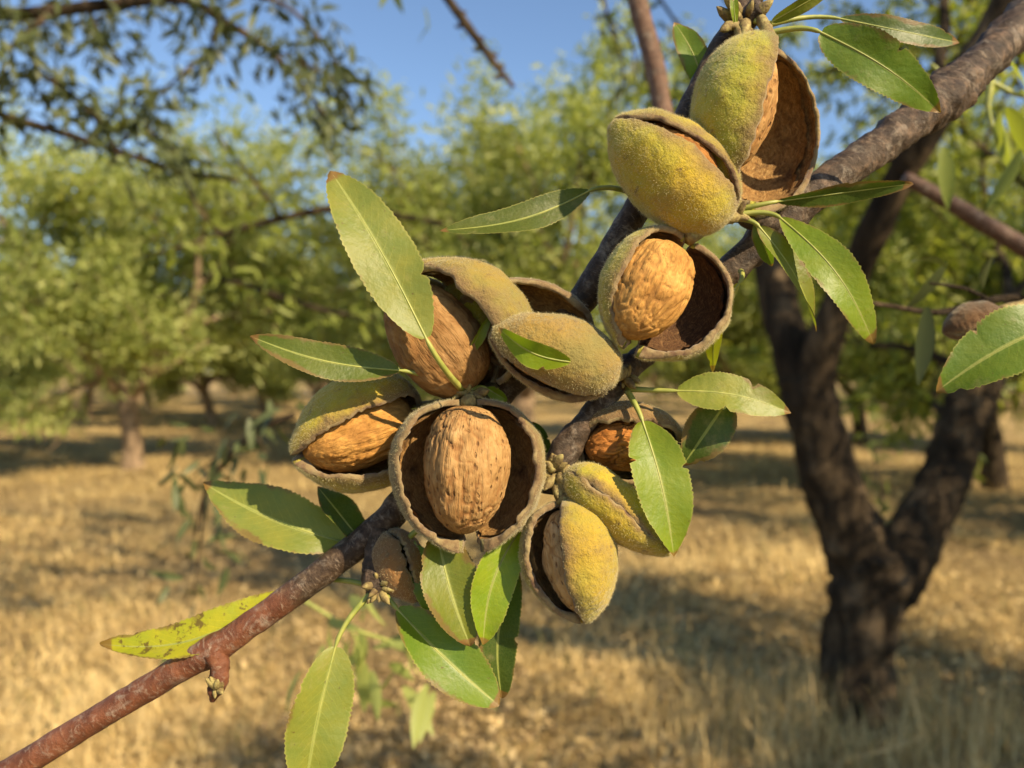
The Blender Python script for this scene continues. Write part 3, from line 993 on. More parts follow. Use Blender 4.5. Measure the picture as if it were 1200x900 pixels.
hanging('almond_twig', 'blurred bright green leaves under the lowest sharp leaves',
        [[(350, 700, 0.85, 2.4), (410, 735, 0.85, 2.4), (470, 755, 0.85, 2), (520, 770, 0.85, 1.4)],
         [(410, 735, 0.85, 1.6), (425, 770, 0.85, 1.2), (420, 790, 0.85, 1)], [(470, 755, 0.85, 1.4), (490, 790, 0.85, 1)]],
        34, 0.052, FOL_A, STALK, 13, 'twig', droop=0.5)
hanging('almond_twig', 'blurred pale leaves dangling under the thick branch at the right',
        [[(1155, 60, 0.62, 5), (1160, 95, 0.62, 5), (1158, 130, 0.62, 3), (1170, 170, 0.62, 2)], [(1160, 95, 0.62, 3), (1190, 110, 0.62, 3), (1230, 120, 0.62, 2)],
         [(1160, 95, 0.62, 3), (1120, 95, 0.62, 2), (1090, 75, 0.62, 2)]],
        9, 0.055, FOL_B, STALK, 14, 'twig', droop=0.6)

hanging('almond_twig', 'dim blurred twig with drooping leaves behind the leaf at the right edge',
        [[(1290, 330, 0.52, 5), (1220, 345, 0.50, 5), (1160, 352, 0.49, 4.5), (1100, 366, 0.48, 4), (1040, 358, 0.47, 3), (1000, 352, 0.46, 2)],
         [(1160, 352, 0.49, 3), (1130, 338, 0.48, 2.4), (1090, 332, 0.47, 1.6)]],
        5, 0.045, FOL_C, BARK_DARK, 31, 'twig', droop=0.2)

# ------------------------------------------------------------------ the two fruiting branches
def near_path(pts, n=8):
    c = catmull(pts, n)
    return [N(p[0], p[1], p[2]) for p in c], [p[3] * (D0 + p[2] * U) / FPX for p in c]


A_PTS = [(-420, 1180, 30, 22), (-200, 1036, 36, 20), (-60, 944, 40, 19), (20, 899, 45, 18), (120, 838, 50, 17.5), (215, 781, 55, 18.5), (250, 762, 57, 21), (285, 738, 60, 17.5), (360, 684, 66, 18),
         (440, 622, 76, 19.5), (470, 590, 82, 20), (530, 520, 88, 19), (590, 458, 85, 19), (640, 405, 78, 19.5), (690, 340, 70, 20), (725, 282, 66, 19),
         (760, 220, 66, 18), (800, 145, 70, 17), (840, 70, 74, 19), (868, 22, 76, 18), (895, -40, 80, 15)]
branch_a = empty('almond_branch', N(*A_PTS[11][:3]))
tagged(branch_a, 'long reddish to grey branch crossing the picture diagonally with leaves and split nuts', 'branch')
bag = Bag()
bag.add(tube_data(*near_path([(q[0], q[1], q[2], q[3] * 0.87) for q in A_PTS], 12), 24, 0.08, 190.0))
link('stem', bag.mesh('stem', branch_a.location), TWIG_RED, branch_a)

B_PTS = [(1290, -60, 420, 28), (1210, 15, 330, 27), (1150, 75, 260, 24), (1122, 100, 232, 28), (1098, 120, 208, 30), (1075, 138, 190, 25), (1040, 165, 165, 23), (960, 222, 110, 22), (900, 275, 90, 22),
         (868, 305, 88, 20), (810, 358, 86, 17), (750, 420, 74, 15), (712, 462, 55, 15), (685, 495, 48, 15), (664, 525, 42, 17), (652, 552, 36, 18), (648, 580, 32, 15)]
branch_b = empty('almond_branch', N(*B_PTS[6][:3]))
tagged(branch_b, 'thick rough branch coming in from the top right and ending in a knobby spur', 'branch')
bag = Bag()
bag.add(tube_data(*near_path([(q[0], q[1], q[2], q[3] * 0.93) for q in B_PTS], 12), 26, 0.22, 170.0, 3.0))
link('stem', bag.mesh('stem', branch_b.location), TWIG_GREY, branch_b)


def spur(parent, pts, name='spur', mat=None, bump=0.25):
    bag = Bag()
    w, r = near_path(pts, 6)
    bag.add(tube_data(w, r, 12, bump, 420.0, 1.0))
    return link(name, bag.mesh(name, parent.location), mat or TWIG_GREY, parent)


spur(branch_a, [(252, 765, 50, 13), (258, 782, 46, 12), (256, 797, 43, 11.5), (252, 810, 42, 9), (249, 822, 42, 3)], mat=TWIG_RED)
spur(branch_a, [(446, 622, 70, 14), (440, 645, 58, 12), (438, 668, 50, 14), (440, 684, 47, 15), (446, 696, 46, 9)])
spur(branch_a, [(562, 480, 75, 14), (552, 468, 50, 13), (546, 458, 30, 10)])
spur(branch_b, [(905, 262, 72, 12), (885, 258, 50, 12), (866, 252, 25, 10), (852, 247, 15, 7)])
spur(branch_a, [(862, 40, 70, 14), (880, 18, 55, 13), (892, 8, 45, 11)])
spur(branch_b, [(738, 425, 55, 14), (732, 440, 38, 10), (734, 455, 30, 6)])


def scales(parent, cx, cy, dz, n, spread, size, seed):
    """Little pointed bud scales clustered on a spur."""
    g = random.Random(seed)
    for i in range(n):
        a = g.uniform(0, 6.28)
        c = N(cx + math.cos(a) * spread * g.uniform(.2, 1), cy + math.sin(a) * spread * g.uniform(.2, 1), dz - g.uniform(0, 8))
        d = Vector((math.cos(a) + g.uniform(-.4, .4), -0.7, -math.sin(a) + g.uniform(-.4, .4))).normalized()
        s = size * U * g.uniform(0.7, 1.3)
        pts = [c - d * s * 0.4, c, c + d * s * 0.5, c + d * s * 0.9, c + d * s * 1.15]
        v, f, u = tube_data([tuple(p) for p in pts], [s * .28, s * .40, s * .36, s * .2, s * .04], 7, 0.15, 900.0, i)
        link('bud_scale', mesh_from([p - parent.location for p in v], f, 'bud_scale', True, u), BUD, parent)


scales(branch_a, 548, 460, 26, 12, 15, 13, 1)
scales(branch_a, 444, 688, 42, 10, 12, 12, 2)
scales(branch_a, 252, 806, 38, 6, 6, 12, 3)
scales(branch_a, 872, 22, 48, 14, 22, 17, 4)
scales(branch_b, 650, 556, 16, 16, 17, 13, 5)
scales(branch_b, 862, 250, 14, 8, 12, 13, 6)
scales(branch_b, 733, 442, 28, 7, 10, 10, 7)

# ------------------------------------------------------------------ leaves of the fruiting branches
GREENS = {'g': (0.088, 0.155, 0.012), 'pale': (0.165, 0.205, 0.034), 'bright': (0.145, 0.225, 0.010), 'dark': (0.042, 0.076, 0.010), 'deep': (0.065, 0.095, 0.010),
          'yellow': (0.28, 0.31, 0.014), 'olive': (0.110, 0.140, 0.016)}


def leaf(parent, base, tip, width, roll=0.0, arch=0.06, fold=0.22, side=0.0, twist=0.0, tint='g', stalk=None, label=None, mat=None, seed=0, wave=1.0):
    """base, tip, stalk start: (px, py, dz). width in px. roll turns the blade about its axis, 0 = facing the viewer."""
    g = random.Random(seed + int(base[0] * 7 + tip[1]))
    B, T = N(*base), N(*tip)
    ax = T - B
    L = ax.length
    ax.normalize()
    toward = (Vector((0, 0, CAM_H)) - (B + T) / 2).normalized()
    nz = (toward - ax * toward.dot(ax)).normalized()
    sd = nz.cross(ax)
    twist += g.uniform(-22, 22); fold = fold * g.uniform(0.6, 1.7); arch = arch * g.uniform(1.0, 1.7)
    W = 0.88 * width * (base[2] + tip[2] + 2 * D0 / U) / 2 * U / FPX
    nv, nu = 64, 6
    v, uv, f = [], [], []
    spine, nrms = [], []
    ph = g.uniform(0, 6)
    e1, e2 = g.uniform(0.55, 0.72), g.uniform(0.64, 0.86)
    tm = e1 / (e1 + e2); wmax = (tm + 0.012) ** e1 * (1 - tm) ** e2
    bites = [(g.choice((-1, 1)), g.uniform(0.25, 0.9), g.uniform(0.012, 0.03), g.uniform(0.10, 0.35)) for _ in range(g.choice((0, 1, 1, 2)))]
    for i in range(nv + 1):
        t = i / nv
        ro = R(roll) + R(twist) * (t - 0.5)
        s_ = sd * math.cos(ro) + nz * math.sin(ro)
        n_ = nz * math.cos(ro) - sd * math.sin(ro)
        c = B + ax * (L * t) + nz * (arch * L * math.sin(math.pi * t)) + sd * (side * L * math.sin(math.pi * t))
        w = W * 0.5 * ((t + 0.012) ** e1) * ((1.0 - t) ** e2) / wmax
        w = max(w, W * 0.012)
        for j in range(-nu, nu + 1):
            q = j / nu
            ww = w
            for bs, bt, bw, bd in bites:
                if q * bs > 0: ww *= 1 - bd * math.exp(-((t - bt) / bw) ** 2)
            if abs(j) == nu and i not in (0, nv):
                ww = ww * (1.0 + (0.030 if i % 2 else -0.012)) + W * 0.010 * g.uniform(-1, 1)
            z = abs(q) ** 1.15 * ww * math.tan(fold) + wave * W * 0.045 * abs(q) ** 1.5 * math.sin(t * 11 + ph + (2.1 if q > 0 else 0))
            v.append(c + s_ * (q * ww) + n_ * z)
            uv.append((q * 0.5 + 0.5, t))
        spine.append(c); nrms.append(n_)
    k_ = 2 * nu + 1
    for i in range(nv):
        for j in range(2 * nu):
            a = i * k_ + j
            f.append((a, a + 1, a + k_ + 1, a + k_))
    me = mesh_from([p - B for p in v], f, 'leaf', True, uv)
    o = link('leaf', me, mat or LEAF, parent, Matrix.Translation(B - parent.location))
    c = GREENS[tint] if isinstance(tint, str) else tint
    j = g.uniform(0.9, 1.12)
    o.color = (c[0] * j, c[1] * j, c[2], 1)
    if label: o['label'] = label
    # leaf stalk that runs on as the raised midrib under the blade
    pts, rad = [], []
    if stalk:
        S = N(*stalk)
        mid = (S + B) / 2 + nz * (0.02 * L)
        d0 = (spine[3] - spine[0]).normalized()
        c1 = B - d0 * (S - B).length * 0.4
        for i in range(10):
            t = i / 10
            pts.append(S * (1 - t) ** 2 + c1 * 2 * t * (1 - t) + B * t * t)
            rad.append(W * 0.012 + U * (3.4 - 1.6 * t))
    for i in range(0, nv - 1, 2):
        pts.append(spine[i] + nrms[i] * (-0.1 * U))
        rad.append(max(0.2 * U, (U * 1.1 + W * 0.006) * (1 - i / nv) ** 1.1))
    vv, ff, uu = tube_data([tuple(p - B) for p in pts], rad, 7)
    link('leaf_stalk', mesh_from(vv, ff, 'leaf_stalk', True, uu), STALK, o)
    return o


A, Bb = branch_a, branch_b
leaf(A, (499, 396, -52), (387, 200, -22), 86, roll=14, arch=0.03, side=-0.02, tint='pale', stalk=(541, 456, 16), label='tall pale green leaf standing upright')
leaf(A, (468, 434, -8), (293, 394, -30), 50, roll=18, arch=0.03, side=0.05, tint='deep', stalk=(538, 460, 16))
leaf(A, (549, 415, 6), (577, 362, -4), 15, roll=30, tint='bright', stalk=(545, 455, 18), fold=0.9)
leaf(Bb, (668, 424, -70), (584, 384, -74), 38, roll=-25, tint='bright', arch=0.08, label='short flat leaf lying on a husk', side=0.10)
leaf(A, (690, 224, 30), (516, 270, -6), 46, roll=35, arch=0.05, side=0.06, twist=40, tint='deep', stalk=(742, 226, 50))
leaf(A, (962, 38, 20), (1102, 132, 30), 66, roll=-14, arch=0.06, tint='g', side=0.04, stalk=(893, 42, 44))
leaf(A, (985, 22, 55), (1124, 50, 70), 34, roll=-30, arch=0.10, tint='dark', stalk=(898, 30, 50))
leaf(Bb, (912, 236, 10), (1070, 215, 40), 34, roll=38, arch=-0.04, tint='dark', stalk=(865, 246, 20))
leaf(Bb, (915, 256, 0), (1024, 403, -22), 56, roll=-22, arch=0.10, side=0.07, tint='bright', stalk=(862, 252, 16))
leaf(Bb, (890, 266, 4), (957, 388, 10), 40, roll=-55, twist=-60, arch=0.06, side=0.06, tint='olive', stalk=(860, 256, 18))
leaf(A, (866, 332, 34), (836, 437, 24), 36, roll=52, arch=0.06, side=-0.10, tint='yellow', stalk=(868, 318, 60), label='narrow yellow-green leaf glowing behind an open husk')
leaf(Bb, (794, 458, 6), (927, 484, -4), 56, roll=-24, arch=0.04, tint='pale', side=0.06, stalk=(734, 456, 30))
leaf(Bb, (753, 494, 0), (790, 654, -34), 78, roll=-20, arch=0.05, tint='bright', side=0.03, stalk=(735, 458, 28))
leaf(Bb, (852, 470, 26), (800, 546, 30), 64, roll=-16, arch=0.05, tint='dark', stalk=(800, 455, 40))
leaf(Bb, (1262, 372, 20), (1097, 459, 40), 88, roll=16, arch=0.04, tint='g', side=-0.05, stalk=(1300, 355, 40))
leaf(A, (405, 636, 92), (238, 566, 104), 82, roll=24, arch=0.05, tint='pale', side=0.04, stalk=(440, 664, 66))
leaf(A, (428, 640, 92), (372, 570, 110), 50, roll=40, arch=0.1, tint='dark', stalk=(438, 655, 56))
leaf(A, (330, 696, 88), (117, 755, 66), 56, roll=34, arch=0.05, side=0.11, tint='yellow', stalk=(440, 688, 48), mat=SPOTTED, label='yellow leaf with dark brown spots and browned tip')
leaf(A, (393, 758, 22), (356, 940, -4), 84, roll=-20, arch=0.04, tint='pale', side=-0.02, stalk=(438, 692, 44))
leaf(A, (466, 714, 30), (585, 827, 0), 76, roll=-16, arch=0.05, tint='g', side=-0.02, stalk=(446, 690, 44), label='leaf with a dry greyish brown half')
leaf(A, (512, 622, 26), (551, 757, 0), 76, roll=-12, arch=0.05, tint='olive', side=-0.03, stalk=(470, 640, 60))
leaf(A, (608, 622, 34), (566, 756, 2), 58, roll=-14, arch=0.06, tint='bright', side=-0.08, stalk=(560, 560, 84))
leaf(A, (604, 668, 44), (588, 818, 32), 52, roll=-4, arch=0.04, tint='dark', side=-0.08, stalk=(590, 600, 84))
leaf(A, (488, 640, 50), (524, 738, 40), 46, roll=18, arch=0.05, tint='g', stalk=(460, 640, 66))
leaf(A, (826, 104, 95), (790, 26, 95), 38, roll=12, arch=0.04, tint='g', side=-0.05, stalk=(836, 120, 90))
leaf(A, (862, 30, 40), (858, -16, 30), 12, roll=20, tint='bright', stalk=(872, 40, 50))
leaf(A, (640, 540, 84), (622, 494, 84), 32, roll=-12, tint='dark', stalk=(648, 552, 60))
leaf(A, (905, 25, 40), (985, -20, 20), 22, roll=30, tint='olive', stalk=(884, 24, 48))
leaf(Bb, (885, 262, 30), (905, 312, 40), 22, roll=24, tint='g', stalk=(868, 254, 20))
leaf(A, (570, 455, 40), (596, 470, 36), 18, roll=20, tint='bright', stalk=(552, 458, 26))

# ------------------------------------------------------------------ almonds
TH = 2.4                       # hull thickness scale, mm


def swing(p, hy, op):
    """Turn a point of a hull half about the back seam at y=hy."""
    c, s_ = math.cos(op), math.sin(op)
    dy = p.y - hy
    return Vector((p.x * c - dy * s_, hy + p.x * s_ + dy * c, p.z))


def hull_valve(L, a, b, sgn, thick, seed, op, curl=0.0, nib=0.06, rag=1.0, nth=64, nph=30):
    """One half of the hull, bulging towards +x*sgn, cut on the plane x=0. Stem end at +z, opening edge at -y."""
    verts, uvs, faces, mats = [], [], [], []
    nin = 40
    rimn = 3
    ring = nph + rimn + nin + rimn
    so = Vector((seed * 3.1, seed * 1.7, seed))
    outer_pts = []
    for i in range(nth + 1):
        th = math.pi * (0.012 + 0.976 * i / nth)
        ct, st = math.cos(th), math.sin(th)
        egg = 1 + 0.10 * ct
        rad = (st ** 0.88) * egg
        tip = nib * L * math.exp(-((math.pi - th) / 0.30) ** 2)
        zo = L / 2 * ct - tip
        rin = (st ** 0.80) * egg
        zi = (L / 2 - thick * 1.1) * ct
        ai, bi = max(a - thick, a * 0.3), max(b - thick, b * 0.3)
        # ragged lip: the cut edge wanders
        def lip(side):
            q = Vector((side * 3.0, th * 2.2, 0)) + so
            return rag * (0.0013 * noise.noise(q) + 0.0007 * noise.noise(q * 3.7) + 0.0006 * noise.noise(q * 9))
        row = []
        for j in range(nph):
            ph = -math.pi / 2 + math.pi * j / (nph - 1)
            x, y = a * rad * math.cos(ph), b * rad * math.sin(ph)
            e = abs(math.sin(ph)) ** 5
            x += curl * a * e * rad + lip(math.copysign(1, ph)) * e * min(1, rad * 2)
            p = Vector((x, y, zo))
            nn = Vector((math.cos(ph) / a, math.sin(ph) / b, 0)).normalized()
            q = p * 75 + so
            bumpv = 0.0008 * noise.noise(q) + 0.00045 * noise.noise(q * 2.6) + 0.0002 * noise.noise(q * 7)
            p += nn * bumpv * min(1, rad * 2)
            row.append((p, (j / (nph - 1), i / nth), 0))
        def inner(ph):
            x, y = ai * rin * math.cos(ph), bi * rin * math.sin(ph)
            e = abs(math.sin(ph)) ** 5
            x += curl * a * e * rin + lip(math.copysign(1, ph)) * e * min(1, rin * 2)
            p = Vector((x, y, zi))
            q = p * 130 + so * 2
            nn = Vector((-math.cos(ph), -math.sin(ph), 0))
            p += nn * (0.0011 * noise.noise(q) + 0.0008 * noise.noise(q * 2.7) + 0.0003 * noise.noise(q * 6)) * min(1, rin * 2) * (1 - 0.5 * e)
            return p
        op1, ip1 = row[-1][0], inner(math.pi / 2)
        for k in range(rimn):
            t = (k + 1) / (rimn + 1)
            p = op1.lerp(ip1, t); p.x -= thick * 0.42 * math.sin(math.pi * t) * min(1, rad * 3)
            p += Vector((0, 0, 1)) * 0.0003 * noise.noise(p * 600)
            row.append((p, (1, i / nth), 1))
        for j in range(nin):
            ph = math.pi / 2 - math.pi * j / (nin - 1)
            row.append((inner(ph), (1 - j / (nin - 1), i / nth), 2))
        op0, ip0 = row[0][0], inner(-math.pi / 2)
        for k in range(rimn):
            t = (k + 1) / (rimn + 1)
            p = ip0.lerp(op0, t); p.x -= thick * 0.42 * math.sin(math.pi * t) * min(1, rad * 3)
            p += Vector((0, 0, 1)) * 0.0003 * noise.noise(p * 600)
            row.append((p, (0, i / nth), 1))
        for p, uvv, _ in row:
            p = swing(p, b * (0.80 * rad + 0.16), op)
            verts.append(Vector((p.x * sgn, p.y, p.z))); uvs.append(uvv)
    kinds = [0] * (nph - 1) + [1] * (rimn + 1) + [2] * (nin - 1) + [1] * (rimn + 1)
    for i in range(nth):
        for j in range(ring):
            j2 = (j + 1) % ring
            q = (i * ring + j, (i + 1) * ring + j, (i + 1) * ring + j2, i * ring + j2)
            faces.append(q if sgn > 0 else q[::-1])
            mats.append(kinds[j])
    for i in (0, nth):
        cap = tuple(i * ring + j for j in range(ring))
        faces.append(cap if (i == 0) == (sgn > 0) else cap[::-1]); mats.append(0)
    # points for the fuzz on the outside and the lip
    outer = [(i, j) for i in range(2, nth - 1) for j in range(0, nph)]
    return verts, faces, uvs, mats, ring, outer, nph


def skin_mesh(L, a, b, sgn, thick, seed, op, mean=74, var=1.0):
    """Torn papery layer that peels from the inside of a hull half."""
    nth, nph = 40, 26
    v, f, uv = [], [], []
    so = Vector((seed * 1.9, seed, 4.0))
    ai, bi = max(a - thick * 1.35, a * 0.25), max(b - thick * 1.3, b * 0.25)
    for i in range(nth + 1):
        th = math.pi * (0.04 + 0.92 * i / nth)
        rin = (math.sin(th) ** 0.8) * (1 + 0.1 * math.cos(th))
        lim = []
        for side in (-1, 1):
            q = Vector((side * 5.0, th * 1.6, 0)) + so
            lim.append(R(min(86, mean + var * (20 * noise.noise(q) + 13 * noise.noise(q * 4.1) + 6 * noise.noise(q * 11)))))
        for j in range(nph):
            t = j / (nph - 1)
            ph = -lim[0] + (lim[0] + lim[1]) * t
            e = abs(2 * t - 1) ** 6
            wob = 0.0009 * noise.noise(Vector((ph * 2.5, th * 5, seed))) * (0.3 + e)
            x, y = ai * rin * math.cos(ph), bi * rin * math.sin(ph) * (1 - 0.07 * e)
            p = swing(Vector((x - wob, y + wob, (L / 2 - thick * 1.5) * math.cos(th))), b * ((math.sin(th) ** 0.88) * (1 + 0.1 * math.cos(th)) * 0.80 + 0.16), op)
            v.append(Vector((p.x * sgn, p.y, p.z))); uv.append((t, i / nth))
    for i in range(nth):
        for j in range(nph - 1):
            q = (i * nph + j, i * nph + j + 1, (i + 1) * nph + j + 1, (i + 1) * nph + j)
            f.append(q if sgn > 0 else q[::-1])
    return mesh_from(v, f, 'inner_skin', True, uv)


def nut_mesh(L, a, b, seed, rough=1.0):
    nth, nph = 104, 128
    v, f, uv, grv = [], [], [], []
    so = Vector((seed * 2.3, seed, seed * 0.7))
    for i in range(nth + 1):
        th = math.pi * (0.003 + 0.994 * i / nth)
        ct, st = math.cos(th), math.sin(th)
        rad = (st ** 0.82) * (1 + 0.05 * ct)
        z = L / 2 * ct - 0.03 * L * math.exp(-((math.pi - th) / 0.35) ** 2)
        for j in range(nph):
            ph = 2 * math.pi * j / nph
            x, y = a * rad * math.cos(ph), b * rad * math.sin(ph)
            keel = max(0.0, -math.sin(ph)) ** 14
            y -= keel * b * 0.10 * rad
            # two shoulder grooves beside the keel
            g = math.exp(-((abs(math.cos(ph)) - 0.38) / 0.07) ** 2) if math.sin(ph) < 0 else 0
            g2 = math.exp(-((abs(math.cos(ph)) - 0.62) / 0.05) ** 2) * 0.7 if math.sin(ph) < 0 else 0
            p = Vector((x, y, z))
            q = Vector((p.x * 330, p.y * 330, p.z * 110)) + so
            n1 = noise.noise(q) * 0.00042 + noise.noise(q * 2.4) * 0.00028
            n2 = noise.noise(p * 90 + so) * 0.0007
            warp = Vector((noise.noise(p * 160 + so), 0, noise.noise(p * 110 - so))) * 0.8
            q2 = Vector((p.x * 210, p.y * 210, p.z * 62)) + so * 3 + warp
            dens = 0.55 + 0.9 * max(0.0, min(1.0, 0.5 + 1.4 * noise.noise(p * 70 + so * 5)))
            gv = max(0.0, 1 - abs(noise.noise(q2)) * 9.0) * dens
            q3 = Vector((p.x * 480, p.y * 480, p.z * 150)) + so * 2 + warp
            gv = min(1.0, max(gv, 0.75 * max(0.0, 1 - abs(noise.noise(q3)) * 8.0) * dens))
            grv.append(gv + 0.8 * (g + g2) * max(0.0, noise.noise(q * 0.5) + 0.2))
            n2 -= 0.00055 * gv
            nn = Vector((math.cos(ph) / a, math.sin(ph) / b, 0)).normalized()
            p += nn * (rough * (n1 + n2) - (g + g2) * 0.0006 * (0.5 + noise.noise(q * 0.4))) * min(1, rad * 2)
            v.append(p); uv.append((j / nph * 2 if j <= nph / 2 else 2 - j / nph * 2, i / nth))
    for i in range(nth):
        for j in range(nph):
            j2 = (j + 1) % nph
            f.append((i * nph + j, (i + 1) * nph + j, (i + 1) * nph + j2, i * nph + j2))
    f.append(tuple(range(nph))); f.append(tuple(nth * nph + j for j in range(nph - 1, -1, -1)))
    me = mesh_from(v, f, 'nut_shell', True, uv)
    at = me.attributes.new('groove', 'FLOAT', 'POINT')
    at.data.foreach_set('value', grv)
    return me


def fuzz_mesh(verts, ring, outer, nph, sgn, count, seed, length=0.00075):
    """Short downy hairs on the outside of a hull half."""
    g = np.random.default_rng(seed)
    V = np.array([tuple(p) for p in verts]).reshape(-1, ring, 3)
    nth = V.shape[0] - 1
    i = g.integers(1, nth - 1, count); j = g.integers(0, nph - 1, count)
    fi, fj = g.uniform(0, 1, (count, 1)), g.uniform(0, 1, (count, 1))
    p00, p10, p01 = V[i, j], V[i + 1, j], V[i, j + 1]
    pos = p00 + (p10 - p00) * fi + (p01 - p00) * fj
    n = np.cross(p10 - p00, p01 - p00) * (1 if sgn > 0 else -1)
    n /= np.linalg.norm(n, axis=1)[:, None] + 1e-12
    d = n + g.normal(0, 0.55, (count, 3)); d /= np.linalg.norm(d, axis=1)[:, None]
    s = np.cross(d, g.normal(0, 1, (count, 3))); s /= np.linalg.norm(s, axis=1)[:, None] + 1e-9
    thick_ = np.array([noise.noise(Vector(p) * 110 + Vector((seed, 0, 0))) for p in pos])
    m_ = thick_ > g.uniform(-0.75, 0.25, count)
    pos, n, d, s = pos[m_], n[m_], d[m_], s[m_]; count = len(pos)
    L = length * g.uniform(0.4, 1.3, (count, 1))
    w = 0.00005
    v = np.stack([pos - s * w - n * 0.0001, pos + s * w - n * 0.0001, pos + d * L], axis=1).reshape(-1, 3)
    return np_mesh('fuzz', v, np.arange(count * 3).reshape(-1, 3))


def almond(label, stem, tip, T, W, roll, openL, openR, color, splay=(0, 0), nut=None, thick=7.0, curl=0.05, seed=1, fuzz=9000,
           valves='LR', vscale=(1, 1), stalk=None, rag=1.0, group='split almonds on the branches', name='almond', nib=0.05, dark='', skin='LR'):
    """stem, tip: (px, py, dz). T, W: closed thickness and width in px. open angles in degrees."""
    S, E = N(*stem), N(*tip)
    C = (S + E) / 2
    Z = (S - E).normalized()
    L = (S - E).length
    v = (C - Vector((0, 0, CAM_H))).normalized()
    Y = (v - Z * v.dot(Z)).normalized()
    X = Y.cross(Z)
    k = (D0 + (stem[2] + tip[2]) / 2 * U) / FPX
    F = Matrix((X, Y, Z)).transposed().to_4x4()
    F = Matrix.Translation(C) @ F @ Matrix.Rotation(R(roll), 4, 'Z')
    root = empty(name, S)
    tagged(root, label, 'almond', group)
    loc = Matrix.Translation(-S) @ F
    a, b, t = T / 2 * k, W / 2 * k, thick * k
    for key, sgn, op, spl, vsc in (('L', -1, openL, splay[0], vscale[0]), ('R', 1, openR, splay[1], vscale[1])):
        if key not in valves: continue
        vv, ff, uu, mm, ring, outer, nph = hull_valve(L * vsc, a * vsc, b * vsc, sgn, t, seed + sgn * 0.37 + 5, R(op), curl, nib, rag)
        me = mesh_from(vv, ff, 'hull', True, uu, mm)
        s_ = Matrix.Translation((0, 0, L / 2)) @ Matrix.Rotation(-R(spl) * sgn, 4, 'Y') @ Matrix.Translation((0, 0, -L / 2))
        o = link('hull', me, [HULL, RIM, LINING_DARK if key in dark else LINING], root, loc @ s_)
        if key in skin and op > 6:
            link('inner_skin', skin_mesh(L * vsc, a * vsc, b * vsc, sgn, t, seed + sgn, R(op), 70 if key in dark else 74, 1.5 if key in dark else 1.0), LINING_MID if key in dark else SKIN, o)
        o.color = tuple(color) + (1,)
        if fuzz:
            fm = fuzz_mesh(vv, ring, outer, nph, sgn, fuzz, int(seed * 10 + sgn + 3))
            fo = link('fuzz', fm, FUZZ, o)
            fo['kind'] = 'stuff'
    if nut:
        nL, na, nb = nut.get('size', (0.82, 0.80, 0.80))
        nm = nut_mesh(L * nL, a * na, b * nb, seed, nut.get('rough', 1.0))
        off = nut.get('off', (0, 0, 0))
        rot = nut.get('rot', (0, 0, 0))
        m = Matrix.Translation((off[0] * a, off[1] * b, off[2] * L)) @ Matrix.Rotation(R(rot[2]), 4, 'Z') @ Matrix.Rotation(R(rot[0]), 4, 'X') @ Matrix.Rotation(R(rot[1]), 4, 'Y')
        o = link('nut_shell', nm, NUT_TORN if nut.get('torn') else NUT, root, loc @ m)
        o.color = tuple(nut.get('tint', (1, 1, 1))) + (1,)
    if stalk:
        E2 = N(*stalk)
        pts = catmull([tuple(S - Z * 3 * k - S), tuple(S.lerp(E2, 0.5) + Z * 2 * k - S), tuple(E2 - S)], 5)
        vv, ff, uu = tube_data(pts, np.linspace(9 * k, 6 * k, len(pts)), 10, 0.2, 500.0, seed)
        link('fruit_stalk', mesh_from(vv, ff, 'fruit_stalk', True, uu), BUD, root)
    return root


OLIVE, YEL, YGR, BRN, GRG = (0.20, 0.170, 0.045), (0.33, 0.275, 0.030), (0.285, 0.275, 0.034), (0.18, 0.12, 0.05), (0.17, 0.155, 0.070)

almond('wide open almond facing the viewer, tan pitted nut inside, lowest of the upper cluster', (549, 468, 8), (549, 640, -8), 100, 112, 3, 47, 40, GRG, splay=(0, 3),
       nut=dict(size=(0.85, 1.03, 0.86), off=(-0.06, 0.02, 0.03), rot=(0, 4, -28), tint=(0.80, 0.74, 0.64)), thick=6.5, rag=1.7, seed=1, stalk=(556, 470, 60))
almond('half open almond pointing left beside the wide open one, orange nut in its gap', (494, 478, 104), (350, 534, 30), 100, 112, 12, 17, 24, YEL,
       nut=dict(size=(0.84, 0.86, 0.80), off=(0, -0.02, -0.02), tint=(1.15, 0.93, 0.52), torn=True), seed=2, stalk=(550, 470, 80))
almond('open almond at the back of the upper cluster with curled husk above a brown nut', (578, 456, 50), (478, 322, 22), 110, 108, 40, 46, 36, OLIVE,
       nut=dict(size=(0.85, 0.95, 0.95), off=(0.25, -0.25, -0.02), tint=(0.66, 0.58, 0.48), rough=0.9, torn=True), seed=3, stalk=(570, 470, 70))
almond('greenish almond half hidden behind the curled husk', (560, 420, 88), (560, 310, 80), 92, 90, 150, 3, 3, YGR, seed=4, stalk=(590, 440, 88))
almond('dark empty husk cup behind the closed fuzzy almond', (692, 418, 44), (545, 356, 34), 100, 120, -70, 0, 10, BRN, valves='L', seed=5, fuzz=5000, stalk=(680, 400, 70))
almond('closed fuzzy almond under a short flat leaf, cracked along its right end', (724, 440, 0), (582, 392, -24), 92, 90, 62, 4, 12, (0.215, 0.165, 0.050),
       nut=dict(size=(0.8, 0.8, 0.8)), seed=6, stalk=(735, 430, 50))
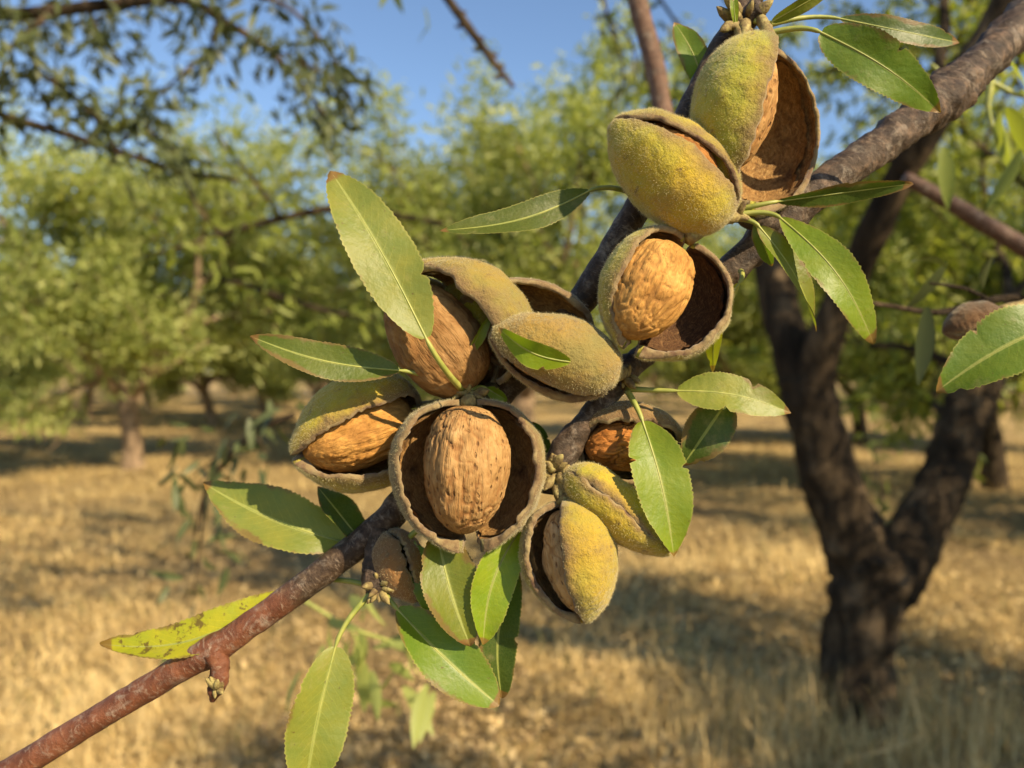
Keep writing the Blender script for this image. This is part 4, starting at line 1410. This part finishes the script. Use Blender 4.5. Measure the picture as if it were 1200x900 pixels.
almond('open almond with golden ragged nut and a dark empty right half', (808, 278, -14), (738, 404, -38), 96, 92, 0, 34, 63, YGR, splay=(0, 2), dark='R',
       nut=dict(size=(0.82, 1.02, 0.86), off=(-0.26, -0.02, -0.04), rot=(0, 0, -20), tint=(1.18, 0.98, 0.58), rough=0.9, torn=True), seed=7, stalk=(852, 250, 20))
almond('yellow fuzzy almond with one long slit, left of the tall almond', (853, 256, 0), (724, 147, -24), 112, 110, -48, 6, 3, YEL,
       nut=dict(size=(0.8, 0.85, 0.80), off=(0, 0.02, 0), tint=(0.8, 0.56, 0.32), rough=1.6, torn=True), seed=8, fuzz=17000, stalk=(866, 250, 22))
almond('topmost almond, smooth yellow-green half beside its brown hollow half', (904, 52, 20), (858, 222, -6), 122, 120, 38, 14, 68, YGR, splay=(0, 9), vscale=(1, 1.06),
       nut=dict(size=(0.8, 0.65, 0.75), off=(-0.3, 0.1, 0), tint=(0.85, 0.75, 0.6)), seed=9, fuzz=17000, stalk=(890, 20, 48))
almond('yellow-green almond hanging lowest with a dark gap on its left', (660, 586, 4), (684, 724, -14), 88, 98, -30, 22, 9, (0.29, 0.235, 0.036),
       nut=dict(size=(0.85, 0.8, 0.75)), seed=10, fuzz=5000, stalk=(650, 568, 26))
almond('narrow yellow almond with a brown ridge pointing down right', (664, 552, 14), (782, 644, -12), 66, 78, 8, 0, 0, YEL, seed=11, fuzz=4000, stalk=(652, 556, 30), rag=1.0)
almond('almond with orange inside tucked behind the large hanging leaf', (676, 522, 56), (800, 522, 46), 64, 66, -22, 36, 38, BRN,
       nut=dict(size=(0.85, 0.9, 0.9), off=(0, -0.1, 0), tint=(1.0, 0.62, 0.3), rough=1.8, torn=True), seed=12, fuzz=4000, stalk=(662, 530, 46))
almond('small brown shaded almond under the wide open one', (452, 622, 66), (486, 702, 50), 58, 60, 20, 3, 3, (0.19, 0.11, 0.05), seed=13, fuzz=1500, stalk=(446, 640, 64))
almond('blurred dark brown almond beside the leaf at the right frame edge', (1172, 366, 330), (1108, 388, 330), 40, 46, 30, 3, 3, (0.085, 0.048, 0.026),
       seed=14, fuzz=0, stalk=(1240, 350, 400))
